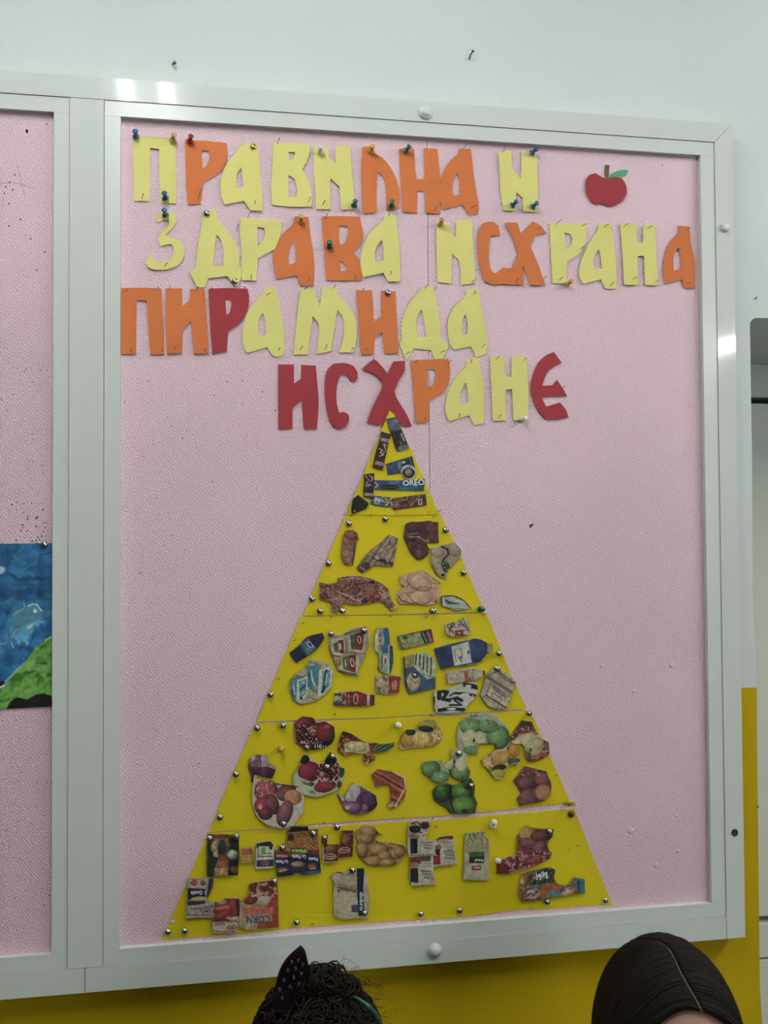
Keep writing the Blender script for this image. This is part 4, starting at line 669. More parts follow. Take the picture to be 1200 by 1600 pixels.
def f(p): p.e(295,385,60,52,0,(104,138,80),(62,96,52)); p.e(360,440,62,42,0,(112,146,90),(66,100,58)); p.e(478,410,64,52,0,(110,146,86),(66,100,54)); p.e(405,350,40,42,-20,(166,162,124),(140,140,104)); p.e(485,345,44,62,12,(168,164,126),(142,144,106)); p.e(455,290,38,34,0,(160,156,118),(140,138,104)); p.l([(438,330),(432,380)],6,(72,60,40)); p.e(440,340,7,10,0,(70,50,36)); p.l([(295,412),(300,428)],5,(40,40,30)); p.l([(488,432),(492,450)],5,(40,40,30)); p.l([(410,395),(420,420)],12,(50,70,40)); p.n(28,.1,8)
clip('green apples and apple halves clipping under the silver tack, centre right of the fruit strip', F7, [(235,345),(300,335),(365,330),(370,370),(395,345),(420,330),(420,262),(480,262),(520,300),(520,370),(540,400),(530,450),(480,460),(425,440),(412,405),(400,460),(350,478),(300,460),(290,435),(240,415)], (120,140,92), f, lay=1)
def f(p): p.e(365,535,60,60,0,(70,112,44),(34,66,28)); p.e(485,535,70,60,0,(84,130,50),(40,76,30)); p.e(530,480,38,36,0,(60,92,44),(38,60,34)); p.e(500,620,85,62,0,(106,146,58),(54,92,36)); p.e(505,650,24,14,0,(40,66,28)); p.e(480,520,24,16,-20,(120,150,80),al=.5); p.l([(415,490),(420,600),(440,660)],10,(30,52,24)); p.e(350,510,20,14,0,(90,120,60),al=.5); p.n(34,.15,3)
clip('dark green peppers clipping at the bottom edge of the fruit strip', F7, [(330,490),(400,475),(425,485),(480,480),(500,445),(545,445),(570,490),(565,550),(583,600),(570,660),(530,668),(480,668),(410,660),(395,630),(350,605),(310,580),(305,520)], (56,90,38), f)
def f(p): p.e(930,400,80,36,8,(126,50,52),(90,32,38)); p.e(900,470,62,50,-20,(124,72,72),(88,42,48)); p.e(990,455,50,50,0,(136,76,72),(96,46,50)); p.e(905,560,78,50,-15,(130,74,78),(92,46,54)); p.e(995,535,50,52,0,(170,118,72),(146,88,58)); p.sp(10,.6,(170,110,100),3,[(820,370),(1010,370),(1010,430),(820,430)],.7); p.n(26,.15,5)
clip('sweet potatoes clipping at the lower right of the fruit strip', F7, [(810,460),(845,415),(880,368),(950,385),(1015,400),(1030,440),(1045,480),(1040,540),(1015,575),(990,590),(920,600),(850,618),(832,575),(860,540),(840,500)], (110,52,54), f)

# bottom strip: grains, bread, flour
def f(p):
    p.p([(362,180),(410,180),(430,300),(400,425),(358,430)],(38,60,44)); p.p([(500,170),(572,160),(565,418),(500,420)],(36,52,44)); p.p([(390,150),(530,145),(520,170),(400,175)],(110,58,34)); p.e(460,215,58,26,0,(150,96,48),(118,66,36)); p.e(460,240,30,60,0,(40,66,62),al=.9); p.e(465,340,42,66,0,(140,84,46),(96,58,36)); p.p([(400,200),(420,200),(430,300),(400,290)],(150,130,100)); p.e(405,225,22,40,15,(150,140,112),(120,100,76)); p.e(530,280,36,34,0,(150,150,122),(96,100,84)); p.e(540,380,28,22,0,(120,62,40)); p.p([(405,370),(500,370),(495,420),(430,425)],(140,110,62)); p.l([(450,410),(460,375)],7,(170,140,120)); p.l([(400,385),(400,425)],8,(50,60,50)); p.n(26,.25,2)
clip('dark green recipe card clipping with bread rolls, upper left of the bottom strip', F8, [(362,140),(470,143),(572,150),(570,300),(565,418),(500,420),(430,425),(358,430),(355,300)], (112,92,62), f, lay=1)
def f(p): p.p([(590,245),(660,245),(660,280),(590,278)],(146,70,34)); p.e(620,262,24,10,0,(160,90,50)); p.l([(665,225),(665,245)],12,(150,140,110)); p.l([(600,310),(660,310)],12,(150,130,60)); p.n(20,.2,3)
clip('tiny orange and yellow packet beside the dark green recipe card', F8, [(580,235),(655,233),(655,222),(674,222),(674,240),(668,240),(670,330),(580,342)], (146,118,46), f)
def f(p): p.p([(690,205),(780,190),(802,215),(800,235),(690,235)],(52,54,48)); p.p([(700,225),(800,225),(800,300),(700,305)],(150,154,138)); p.p([(690,318),(803,312),(803,358),(688,362)],(42,54,104)); p.e(747,338,28,16,0,(150,74,54)); p.l([(730,338),(765,338)],6,(52,46,80)); p.e(735,250,16,22,0,(120,130,70)); p.e(785,235,12,12,0,(50,52,48)); p.l([(715,275),(790,270)],6,(60,60,56)); p.l([(705,292),(795,292)],7,(50,52,60)); p.l([(700,230),(700,300)],6,(70,70,66)); p.n(20,.1,3)
clip('small white packet with a blue band and red oval, left of the pasta packets', F8, [(690,200),(735,190),(780,188),(805,215),(805,370),(740,374),(680,378),(685,280)], (150,152,134), f)
def f(p):
    p.p([(860,190),(1110,130),(1108,250),(815,260)],(140,96,44)); p.st(60,16,(96,58,30),.6,[(860,90),(1110,90),(1110,250),(815,250)],30); p.st(120,20,(176,130,64),.4,[(860,90),(1110,90),(1110,250),(815,250)],30); p.p([(905,110),(930,92),(1035,92),(1035,120),(905,130)],(50,36,34)); p.e(920,165,22,24,0,(70,44,30)); p.p([(915,235),(1030,235),(1030,272),(915,272)],(70,82,38)); p.p([(1030,250),(1110,245),(1110,285),(1030,285)],(130,36,40)); p.p([(812,275),(905,262),(905,310),(812,305)],(140,36,50)); p.p([(815,305),(905,300),(1025,272),(1115,285),(1122,405),(1000,420),(825,432)],(38,46,86))
    p.e(865,385,42,20,-5,(140,96,56),(90,50,44)); p.e(970,345,50,20,0,(150,120,72),(110,80,50)); p.e(1065,360,34,22,-5,(150,80,44),(100,44,40)); p.l([(905,290),(910,425)],5,(30,36,66)); p.l([(1028,272),(1025,415)],5,(30,36,66)); p.p([(990,400),(1115,375),(1120,405),(1000,420)],(46,70,110)); p.l([(840,395),(890,380)],6,(170,150,130)); p.l([(1050,375),(1085,370)],6,(170,150,130)); p.e(1070,160,20,30,0,(60,36,34),al=0); p.n(22,.15,4)
clip('row of blue pasta packets showing dry spirals, left of centre in the bottom strip', F8, [(810,250),(860,240),(880,210),(895,190),(895,115),(910,112),(930,92),(1035,92),(1038,110),(1103,105),(1108,250),(1115,330),(1122,400),(1060,410),(1000,418),(980,402),(945,403),(930,418),(825,430),(815,340)], (120,84,44), f,
     [T('SPIRALA',1025,245,20,180,(160,165,90),width=100), T('La Pasta',1018,283,24,180,(165,168,170),width=90), T('La Pasta',900,318,22,180,(165,168,170),width=80), T('Pasta',1100,300,22,180,(165,168,170),width=62), T('FIDELINI',895,282,14,180,(170,140,140),width=70)], lay=1)
def f(p): p.p([(95,155),(138,150),(130,210),(110,240),(95,200)],(62,44,42)); p.p([(205,225),(232,118),(308,118),(303,293),(205,300)],(104,34,34)); p.e(262,185,34,46,0,(140,84,44),(96,40,34)); p.e(160,245,40,30,0,(140,92,48),(110,50,38)); p.e(248,250,40,20,-8,(165,140,124)); p.e(248,250,33,14,-8,(96,34,36)); p.l([(225,250),(272,248)],5,(170,150,130)); p.e(152,293,42,20,0,(165,140,124)); p.e(152,293,35,14,0,(96,34,36)); p.l([(128,293),(176,293)],5,(170,150,130)); p.l([(104,215),(108,330)],10,(150,130,110)); p.l([(105,332),(203,328)],7,(160,145,124)); p.sp(14,.6,(150,100,60),3,al=.5)
clip('small dark red snack bags right of the pasta packets', F9, [(95,155),(138,150),(135,180),(130,210),(180,212),(225,210),(230,160),(232,118),(308,118),(308,200),(303,293),(205,300),(203,330),(103,335),(103,240)], (108,40,36), f)
def f(p):
    p.p([(245,448),(360,445),(340,500),(250,500)],(146,140,130)); p.e(270,470,24,22,0,(140,70,56)); p.e(330,470,20,20,0,(130,80,60)); p.l([(385,450),(370,560)],30,(60,50,62)); p.p([(228,505),(350,510),(345,570),(228,585)],(44,40,72)); p.e(300,575,50,14,-5,(150,140,70)); p.p([(220,600),(340,600),(405,600),(405,700),(215,705)],(140,132,112)); p.p([(222,590),(350,590),(340,610),(222,625)],(60,52,84)); p.l([(225,620),(235,690)],14,(120,116,130),.7); p.e(353,660,36,20,0,(120,36,40)); p.e(353,660,29,14,0,(150,140,124)); p.e(353,660,22,7,0,(120,40,44)); p.l([(215,682),(400,690)],5,(96,44,48)); p.n(24,.12,3)
clip('blue-topped flour bag clipping, leftmost on the bottom strip', F8, [(222,440),(310,438),(405,435),(400,480),(375,540),(350,590),(405,600),(405,705),(310,702),(215,710),(225,560)], (120,112,108), f, [T('+1 Gratis',350,518,26,180,(170,168,170),width=105)] and [T('1 Gratis',348,520,26,176,(168,166,170),width=100), T('Osnovna',402,608,18,172,(70,50,80),width=80), T('baza',300,625,18,174,(70,50,80),width=60)][:1]+[T('Brasno',396,615,20,170,(60,44,70),width=70), T('belo',316,632,20,174,(60,44,70),width=70)])
def f(p):
    p.p([(410,600),(480,575),(575,575),(575,700),(395,700)],(128,56,46)); p.e(460,600,40,22,-10,(150,120,110),(126,70,60)); p.l([(520,590),(500,660),(440,690)],22,(150,60,50)); p.l([(420,640),(500,630)],16,(160,110,96),.8); p.l([(560,590),(570,680)],24,(80,36,44)); p.p([(395,705),(570,695),(560,805),(395,805)],(146,136,116)); p.p([(395,700),(480,700),(520,725),(395,735)],(122,44,50)); p.e(525,772,34,20,0,(122,36,42)); p.e(525,772,27,14,0,(150,140,124)); p.e(525,772,20,7,0,(120,40,44)); p.l([(395,792),(555,800)],5,(110,44,48)); p.n(24,.12,6)
clip('red-topped flour bag clipping at the bottom left, left of the corn flakes box', F8, [(405,598),(450,590),(480,572),(575,572),(580,600),(578,700),(560,810),(480,808),(395,808),(388,700)], (134,104,92), f, [T('Gratis',505,628,24,176,(150,60,60),width=80), T('Brasno',556,712,22,170,(90,40,56),width=74), T('belo',474,733,22,174,(90,40,56),width=70)], lay=1)
def f(p):
    p.p([(640,475),(828,448),(832,560),(640,560)],(118,46,34)); p.sp(20,.56,(150,110,90),4,[(640,470),(830,450),(830,560),(640,560)]); p.e(740,590,70,34,-5,(146,132,118),(130,110,96)); p.e(650,585,46,28,-10,(136,60,36),(110,44,32)); p.p([(800,560),(835,560),(840,768),(790,770)],(148,66,30)); p.l([(800,580),(770,640)],26,(140,60,34)); p.p([(580,600),(700,640),(790,690),(790,770),(620,785),(570,760)],(132,118,92)); p.p([(700,730),(838,725),(840,768),(690,778)],(140,62,34)); p.p([(590,640),(800,630),(790,700),(600,690)],(150,96,74),.6); p.e(812,508,14,14,0,(160,120,50)); p.l([(690,510),(700,550),(660,560)],10,(150,130,120)); p.n(30,.15,3)
clip('corn flakes box clipping pinned upside down near the bottom left of the pyramid', F8, [(640,475),(740,455),(828,448),(835,600),(840,768),(730,778),(620,785),(570,760),(580,600),(640,550)], (140,100,78), f, [T('CORN',782,690,48,180,(36,50,74),width=158), T('FLAKES',805,638,38,180,(150,50,40),width=195)], lay=2)
def f(p):
    BR=(160,122,72); DK=(108,78,44)
    for a in ((415,125,62,45,0),(370,180,50,40,20),(400,175,50,32,0),(395,260,60,50,20),(370,250,40,50,0),(480,245,68,44,0),(600,225,55,32,15),(590,275,60,36,-15),(520,290,48,34,0),(440,325,62,34,5),(540,335,60,26,0),(620,260,40,34,0)): p.e(*a,BR,DK)
    p.l([(470,130),(500,150)],10,(60,30,30)); p.l([(460,195),(540,198),(640,225)],7,(78,52,34)); p.n(34,.12,4)
clip('pile of brown potatoes clipping, top centre of the bottom strip', F9, [(345,110),(370,88),(400,82),(450,95),(465,115),(480,135),(503,148),(475,155),(460,168),(462,182),(480,195),(540,200),(590,205),(640,220),(672,240),(665,262),(640,300),(610,340),(570,352),(510,352),(450,358),(410,345),(380,320),(345,290),(330,240),(345,190),(320,160),(325,130)], (140,104,60), f, lay=1)
def f(p):
    p.p([(332,372),(382,370),(375,520),(385,690),(345,692),(335,560)],(36,44,66)); p.p([(295,618),(342,615),(342,668),(298,664)],(62,66,84)); p.l([(200,400),(235,402)],10,(120,50,36)); p.l([(190,430),(330,440)],12,(150,138,112),.6); p.l([(200,650),(210,700)],20,(130,120,98),.6); p.l([(185,660),(290,690)],8,(112,102,84),.6); p.n(60,.1,4)
clip('torn beige rice bag with a dark stripe, low in the centre of the bottom strip', F9, [(175,398),(205,395),(240,400),(330,402),(335,372),(358,368),(380,370),(385,410),(405,425),(410,500),(420,580),(415,640),(410,710),(330,706),(240,712),(180,695),(175,560),(180,460),(165,440)], (140,130,106), f, [T('Pirinač',328,502,34,183,(36,34,36),width=128), T('standardni kvalitet',328,487,8,183,(70,66,58),width=120), T('dobro',352,530,26,90,(160,162,160),width=125)], lay=1)
def f(p):
    p.e(722,110,38,26,0,(48,36,32),(40,32,30)); p.e(785,85,34,24,0,(56,46,40),(40,34,30)); p.l([(700,70),(740,62)],10,(56,50,46)); p.e(715,160,36,22,0,(130,96,76)); p.p([(690,175),(738,172),(738,272),(692,275)],(40,30,30)); p.p([(700,185),(712,185),(712,265),(700,265)],(66,46,44)); p.p([(688,295),(760,290),(760,340),(690,345)],(116,56,44)); p.p([(760,290),(828,286),(828,320),(760,325)],(90,64,54)); p.e(715,350,34,18,0,(140,90,74)); p.p([(690,372),(742,370),(745,468),(692,466)],(56,36,50)); p.l([(690,285),(840,280)],8,(96,88,72)); p.l([(700,490),(860,478)],6,(160,150,120)); p.st(90,16,(90,84,70),.6,[(780,290),(828,290),(828,370),(780,370)]); p.sp(12,.62,(80,66,56),4,[(680,60),(830,55),(830,160),(680,160)]); p.n(26,.1,4)
clip('two stacked white wafer packets pinned upside down, right of the potato pile', F9, [(680,65),(760,58),(830,55),(812,110),(800,150),(790,185),(845,185),(850,210),(845,280),(845,370),(850,420),(862,480),(780,484),(700,490),(685,430),(690,330),(672,250),(672,150)], (146,140,118), f, [T('Dobra',838,232,16,184,(40,38,38),width=60), T('hrana',838,213,14,184,(40,38,38),width=60), T('osnovna',838,197,12,184,(40,38,38),width=75), T('Dobra',845,432,16,184,(40,38,38),width=64), T('hrana',830,408,15,184,(40,38,38),width=62), T('osnovna',830,388,14,184,(40,38,38),width=70)], lay=1)
def f(p): p.p([(855,165),(975,152),(978,175),(870,195)],(110,40,44)); p.p([(870,180),(950,170),(940,195),(880,215)],(150,120,100)); p.p([(858,235),(890,232),(888,285),(862,280)],(56,40,36)); p.e(878,230,22,16,0,(130,80,64)); p.p([(842,288),(890,282),(892,345),(845,350)],(146,40,46)); p.st(90,15,(80,74,64),.55,[(910,190),(978,185),(980,230),(910,235)]); p.n(26,.1,6)
clip('white wafer packet with a red square, tucked beside the two pair', F9, [(850,185),(900,160),(975,152),(985,200),(990,270),(1000,345),(920,352),(845,360),(845,270)], (146,140,120), f, [T('Dobra',990,303,16,186,(40,38,38),width=64), T('hrana',985,280,15,186,(40,38,38),width=60), T('osnovna',988,262,13,186,(40,38,38),width=76), T('baza',975,247,12,186,(40,38,38),width=40)], lay=0)
def f(p):
    p.p([(118,188),(255,172),(262,215),(285,225),(282,270),(118,290)],(132,130,84)); p.st(20,20,(66,70,38),.6,[(118,188),(255,172),(262,215),(285,225),(282,270),(118,290)],50); p.st(150,26,(160,160,120),.5,[(118,188),(255,172),(262,215),(285,225),(282,270),(118,290)],50); p.p([(118,290),(180,250),(285,280),(285,320),(118,330)],(128,120,86)); p.p([(147,316),(252,316),(252,394),(147,394)],(36,56,34)); p.p([(147,316),(252,316),(252,346),(150,352)],(66,100,40)); p.p([(165,413),(228,412),(228,441),(165,442)],(130,40,34)); p.l([(110,505),(285,505)],10,(128,122,98),.6); p.l([(108,385),(112,505)],10,(120,116,96),.6); p.n(30,.1,5)
clip('single rice bag clipping with a green label, right half of the bottom strip', F0, [(118,188),(255,172),(262,215),(288,225),(286,370),(285,515),(195,513),(105,512),(112,350)], (142,138,114), f, [T('Pirinač',245,365,20,180,(150,160,130),width=60), T('abc',222,420,16,180,(180,150,140),width=48)])
def f(p):
    p.e(545,185,54,52,0,(172,132,70),(140,100,54)); p.e(650,200,80,44,-10,(122,66,54),(84,42,40)); p.e(560,260,78,40,15,(130,70,70),(96,48,50)); p.e(640,285,62,48,-10,(130,74,70),(88,44,46)); p.e(690,330,34,34,0,(124,60,60),(92,42,46)); p.e(535,360,54,54,0,(140,62,66),(100,40,46)); p.e(430,395,50,46,0,(120,54,58),(92,38,42)); p.sp(11,.54,(172,116,116),4,[(380,310),(720,310),(720,430),(380,450)],.75); p.e(610,375,50,30,-10,(140,66,70),(110,46,52)); p.p([(335,468),(352,395),(400,420),(430,465)],(124,36,40)); p.p([(470,345),(490,345),(490,430),(470,440)],(80,36,40)); p.l([(440,460),(580,425)],7,(176,150,120)); p.n(24,.12,4)
clip('sweet potatoes clipping with a red torn corner, upper right of the bottom strip', F0, [(505,180),(520,150),(548,130),(600,150),(660,156),(735,158),(730,190),(725,210),(700,240),(690,260),(700,300),(720,320),(718,345),(710,360),(650,390),(580,420),(500,445),(430,465),(335,468),(350,390),(395,360),(440,345),(475,345),(480,300),(485,250),(482,200)], (120,62,58), f, [T('AKCIJA',350,455,12,-4,(170,120,110),width=52)] and ())
def f(p):
    p.p([(560,460),(740,420),(745,520),(560,560)],(46,58,56)); p.e(530,505,34,50,0,(150,110,60),(110,60,44)); p.e(515,525,16,22,0,(160,150,110),(130,100,70)); p.p([(500,560),(630,540),(630,560),(500,580)],(56,104,110)); p.p([(500,575),(640,560),(640,650),(510,660),(495,620)],(130,60,40)); p.e(590,610,60,36,-15,(166,150,120),(140,110,80)); p.p([(640,545),(780,530),(770,620),(640,640)],(130,80,50)); p.e(710,570,50,26,0,(150,60,40),(150,100,50)); p.p([(690,590),(790,590),(790,622),(690,630)],(50,110,120)); p.e(840,590,60,30,-20,(165,150,110),(130,80,60)); p.p([(880,500),(950,505),(952,605),(900,605)],(40,100,112)); p.l([(905,510),(910,600)],12,(36,56,70)); p.l([(640,640),(540,655)],14,(56,64,110)); p.l([(520,480),(700,430)],8,(60,70,66)); p.l([(600,500),(640,470),(640,510),(680,460),(690,500)],9,(160,165,160)); p.l([(540,630),(580,600),(590,625),(630,585)],8,(40,44,70)); p.sp(16,.6,(150,110,50),5,al=.6); p.n(24,.15,3)
clip('colourful teal and orange sweets packets at the lower right end of the bottom strip', F0, [(510,470),(560,450),(600,440),(650,430),(710,420),(745,440),(735,500),(755,530),(780,545),(840,545),(858,522),(870,495),(910,497),(950,505),(952,605),(890,608),(820,620),(730,632),(640,650),(570,655),(510,660),(495,630),(490,600),(500,540)], (110,84,60), f, [T('Napolitanke',770,590,22,-18,(40,40,60),width=120,)] and [T('Jelly',775,600,26,-16,(36,36,60),width=52), T('Candy',835,580,26,-20,(36,36,60),width=66), T('Jelly',610,500,36,-14,(165,170,165),width=90), T('Fruit',545,630,30,-22,(40,42,70),width=90)], lay=1)

# child's painting pinned in the left-hand panel
FP = Z(0, 800, 4.706)
def f(p):
    n1 = fbm(p.X/150+p.Y/300, p.Y/60-p.X/260, 11); p.c = np.array((24,72,128.))*(1-n1[...,None])+np.array((44,120,165.))*n1[...,None]
    n2 = fbm(p.X/60, p.Y/130+p.X/200, 21, 5); p.c = p.c*(.78+.5*n2[...,None])
    wx = (fbm(p.X/70, p.Y/70, 31)-.5)*90; wy = (fbm(p.X/70, p.Y/70, 41)-.5)*90; OX, OY = p.X, p.Y; p.X, p.Y = OX+wx, OY+wy
    p.e(230,490,170,22,6,(26,58,112),al=.5); p.e(90,610,150,30,-12,(26,66,124),al=.5); p.e(330,300,60,16,-20,(34,64,116),al=.5); p.l([(150,440),(300,330),(380,300)],12,(60,128,168),.5); p.l([(60,380),(130,300),(180,250)],14,(64,132,170),.4)
    p.p([(20,900),(60,760),(130,680),(200,655),(280,665),(330,730),(350,810),(280,880),(200,960),(110,1010),(30,1000)],(48,116,162),.75); p.p([(60,900),(90,760),(160,700),(270,685),(310,740),(320,790),(210,850),(120,890),(80,950)],(72,128,146),.8)
    p.p([(90,920),(130,880),(260,815),(340,800),(250,880),(190,960),(110,980)],(76,146,184),.85); p.l([(110,770),(170,700),(180,690)],9,(140,170,170),.7)
    p.X, p.Y = OX+wx*.25, OY+wy*.25
    p.l([(210,690),(240,680),(275,685),(305,730)],8,(180,200,205)); p.e(258,732,13,16,0,(150,180,185)); p.p([(190,855),(262,812),(222,862),(212,866)],(170,176,160),.9); p.l([(85,925),(110,880),(190,835),(330,800)],5,(120,165,175),.6); p.l([(85,960),(98,1003)],7,(170,190,190),.8); p.l([(0,978),(50,962)],10,(120,170,190),.6); p.l([(40,890),(60,940),(40,980)],14,(90,130,150),.5)
    p.e(5,430,42,30,-10,(150,185,195),(110,160,180)); p.X, p.Y = OX, OY
    G=[(-700,1700),(-700,1400),(-400,1350),(-100,1330),(0,1290),(60,1245),(130,1150),(190,1100),(250,1010),(330,940),(400,905),(400,1700)]; p.p(G,(80,150,52)); p.st(62,52,(110,170,60),.45,G,80); p.st(58,90,(52,110,34),.55,G,90); p.sp(60,.5,(126,168,90),8,G,.5); p.l([(40,1250),(130,1155),(185,1105)],6,(130,190,150)); p.l([(330,945),(385,915)],8,(170,200,150))
    p.p([(-700,1420),(-300,1460),(-60,1452),(40,1455),(80,1390),(125,1362),(200,1378),(260,1345),(320,1332),(390,1360),(400,1500),(-700,1600)],(44,46,46)); p.p([(-600,1230),(-100,1250),(-30,1240),(35,1245),(20,1275),(-60,1300)],(34,40,44)); p.l([(0,1290),(30,1275)],9,(190,205,190))
clip("child's landscape painting in blue and green, pinned in the left panel", FP, [(-640,196),(-300,214),(0,231),(382,228),(381,700),(380,1100),(382,1430),(200,1440),(0,1450),(-400,1478),(-640,1492)], (30,90,150), f, amp=.0015, cell=.95, name='painting', cat='painting', group=None, front=FOAM-.0012, gain=.84)

# ------------------------------------------------------------------ tacks and pins
def near_letter(px, py):
    best = None
    for x0, x1, y0, y1, n in LPOS:
        d = max(x0-px, 0, px-x1)+max(y0-py, 0, py-y1)+.02*math.hypot(px-(x0+x1)/2, py-(y0+y1)/2)
        if best is None or d < best[0]: best = (d, (px-(x0+x1)/2)/(x1-x0), (py-(y0+y1)/2)/(y1-y0), n)
    v = 'upper' if best[2] < -.12 else 'lower' if best[2] > .12 else 'middle'
    h = 'left' if best[1] < -.1 else 'right' if best[1] > .1 else 'centre'
    return '%s %s of %s' % (v, h, best[3])
def dome(px, py, where, col='steel', r=.0046, dep=FOAM-.0035, adj='silver'):
    t = thing('thumbtack', '%s thumbtack %s' % (adj, where), 'thumbtack', tuple(pt(px, py, dep)), 'domed thumbtacks')
    ax = Vector((rnd.uniform(-.12, .12), -1, rnd.uniform(-.05, .2))); b = pt(px, py, dep)+Vector((0, .0008, 0))
    bm = bmesh.new(); lathe(bm, [(0, 0), (r*.96, 0), (r, .0005), (r*.93, .0014), (r*.75, .0023), (r*.45, .0030), (r*.15, .0033), (0, .00335)], b, ax, 24)
    smooth(obj('tack_head', bm, M[col], t)); bm = bmesh.new(); lathe(bm, [(.0006, 0), (.0006, -.006), (0, -.008)], b, ax, 6); obj('tack_point', bm, M['steel'], t)
M['tackdark'] = mat('tarnished_brown_tack', (.09, .05, .03), .35, metal=.7)
DOMES = [(545.3,818,'at the upper left of the meat strip'),(601.7,811,'at the top middle of the meat strip'),(696.7,828.5,'at the upper right of the meat strip'),(513.3,880,'on the left edge of the meat strip'),(487.6,936,'at the lower left edge of the meat strip, upper one'),(500.4,955,'in the lower left corner of the meat strip'),(535,954.5,'below the carcass picture'),(724.4,895,'on the right edge of the meat strip'),(676.8,954.5,'below the whole chicken picture'),
 (422.4,1085.6,'on the left edge of the dairy strip'),(517.3,990.8,'on the left corner of the yoghurt cluster'),(569.2,985.7,'on the right corner of the yoghurt cluster'),(779.7,1021,'at the right of the large blue bottle'),(777,1045,'on top of the grey cheese boxes'),
 (401.8,1138,'in the upper left corner of the fruit strip'),(442,1134,'second from the left on top of the fruit strip'),(479.3,1168.5,'below the black price label'),(519,1182,'on the tip of the opened pomegranate'),(511,1199,'on the middle of the opened pomegranate'),(368.2,1210,'on the left edge of the fruit strip'),(343.5,1277.3,'in the lower left corner of the fruit strip'),(442.9,1287.7,'at the bottom of the large sweet potatoes clipping'),(716.8,1177.5,'on top of the cut apple halves'),(736.5,1227.5,'on the dark green peppers'),(827,1114.5,'in the upper right corner of the fruit strip'),
 (327.7,1310.8,'on the left corner of the recipe card'),(369,1307,'on the right corner of the recipe card'),(440.7,1325.3,'on the left of the pasta packets'),(489.3,1303,'on the right of the pasta packets'),(506.8,1309.5,'on the small dark red snack bags'),(526.7,1293,'between snack bags and potato pile at the top of the bottom strip'),(428.3,1377.8,'on the corn flakes box'),(463.3,1442,'at the bottom edge right of the corn flakes box'),(262.2,1456.7,'in the lower left corner of the pyramid'),(288.5,1455.5,'second from the lower left corner of the pyramid'),(550.5,1360,'at the top of the beige rice bag'),(569.4,1427,'at the bottom of the beige rice bag'),(657.8,1428.7,'on the bottom edge, left of the pyramid middle pair'),(718.5,1423.5,'on the bottom edge, right of the pyramid middle pair'),(858.9,1300,'on the upper right sweet potatoes clipping'),(855.3,1410,'below the colourful sweets packets'),(946,1407.4,'in the lower right corner of the pyramid'),
 (323,333.5,'on the pale yellow letter Д of the second line, at its top'),(367,439.5,'on the pale yellow letter Д of the second line, at its foot'),(606,457.5,'on the orange letter И of the third line'),(69,850.8,'on the top edge of the painting')]
for px, py, wh in DOMES: dome(px, py, wh, r=.0041 if (px, py) == (736.5, 1227.5) or px == 519 or px == 506.8 else .0046, dep=FOAM-(.0062 if 950 < py < 1400 else .0035))
dome(396, 229.3, 'on the pale yellow letter А of the top line', 'brass', adj='brass'); dome(892.6, 1272.4, 'in the upper right corner of the bottom strip', 'tackdark', adj='dark brown')

PC = {'blue': (.012, .085, .23), 'yellow': (.50, .30, .03), 'red': (.30, .012, .02), 'green': (.004, .10, .07), 'clear': (.62, .66, .58), 'white': (.74, .74, .68), 'amber': (.50, .36, .12)}
for k, c in PC.items(): M['pp_'+k] = mat(k+'_plastic', c, .22, spec=.5, coat=.3)
def pushpin(px, py, col, where, ax=None, dep=FOAM-.003, s=1.0):
    b = pt(px, py, dep)+Vector((0, 0, -.0035*s)); ax = Vector(ax or (rnd.uniform(-.15, .15), -1, rnd.uniform(.35, .6))).normalized()
    t = thing('push_pin', '%s plastic push pin %s' % (col, where), 'push pin', tuple(b), 'coloured push pins')
    bm = bmesh.new(); q = [(0, .0015), (.0043, .0015), (.0046, .002), (.0044, .0027), (.0028, .0034), (.0024, .0055), (.0026, .0085), (.0036, .0100), (.0038, .0106), (.0034, .0115), (0, .0118)]
    lathe(bm, [(r*s, h*s) for r, h in q], b, ax, 24); smooth(obj('pin_grip', bm, M['pp_'+col], t))
    bm = bmesh.new(); lathe(bm, [(.0005, .0016), (.0005, -.004), (0, -.006)], b, ax, 6); obj('pin_point', bm, M['steel'], t)
for px, py, c in [(212.8,210.8,'blue'),(270,215.8,'amber'),(296.3,218,'red'),(258.8,306.8,'blue'),(258.8,333,'blue'),(471,343,'yellow'),(501,235,'clear'),(580,234,'yellow'),(632.5,233,'green'),(553,318.8,'green'),(611.8,319.5,'green'),(515.8,383,'green'),(688,348,'yellow'),(829.8,237,'blue'),(799.3,318.3,'blue'),(831.2,320.5,'blue'),(884.4,442.3,'yellow')]:
    sx = .55 if px in (829.8, 799.3, 831.2, 632.5, 884.4) else rnd.uniform(-.2, .25)
    pushpin(px, py, c, 'at '+near_letter(px, py), (sx, -1, .45))
pushpin(816.6, 652, 'white', 'at '+near_letter(816.6, 652), (.05, -1, .1))
pushpin(622.5, 1129.5, 'white', 'at the top middle of the fruit strip', (-.3, -1, .25)); pushpin(770.2, 1287, 'white', 'standing upright near the top of the bottom strip', (0, -.75, .85), s=1.1)
pushpin(750, 948, 'green', 'in the lower right corner of the meat strip', (.1, -1, .1)); pushpin(439, 1166, 'yellow', 'on the bare card left of the pomegranates', (0, -1, .2)); pushpin(887.5, 1250.5, 'yellow', 'in the lower right corner of the fruit strip', (.5, -1, .1))
pushpin(779.2, 1342, 'white', 'on the left tip of the upper right sweet potatoes clipping', (-.5, -.8, .4), s=.9)

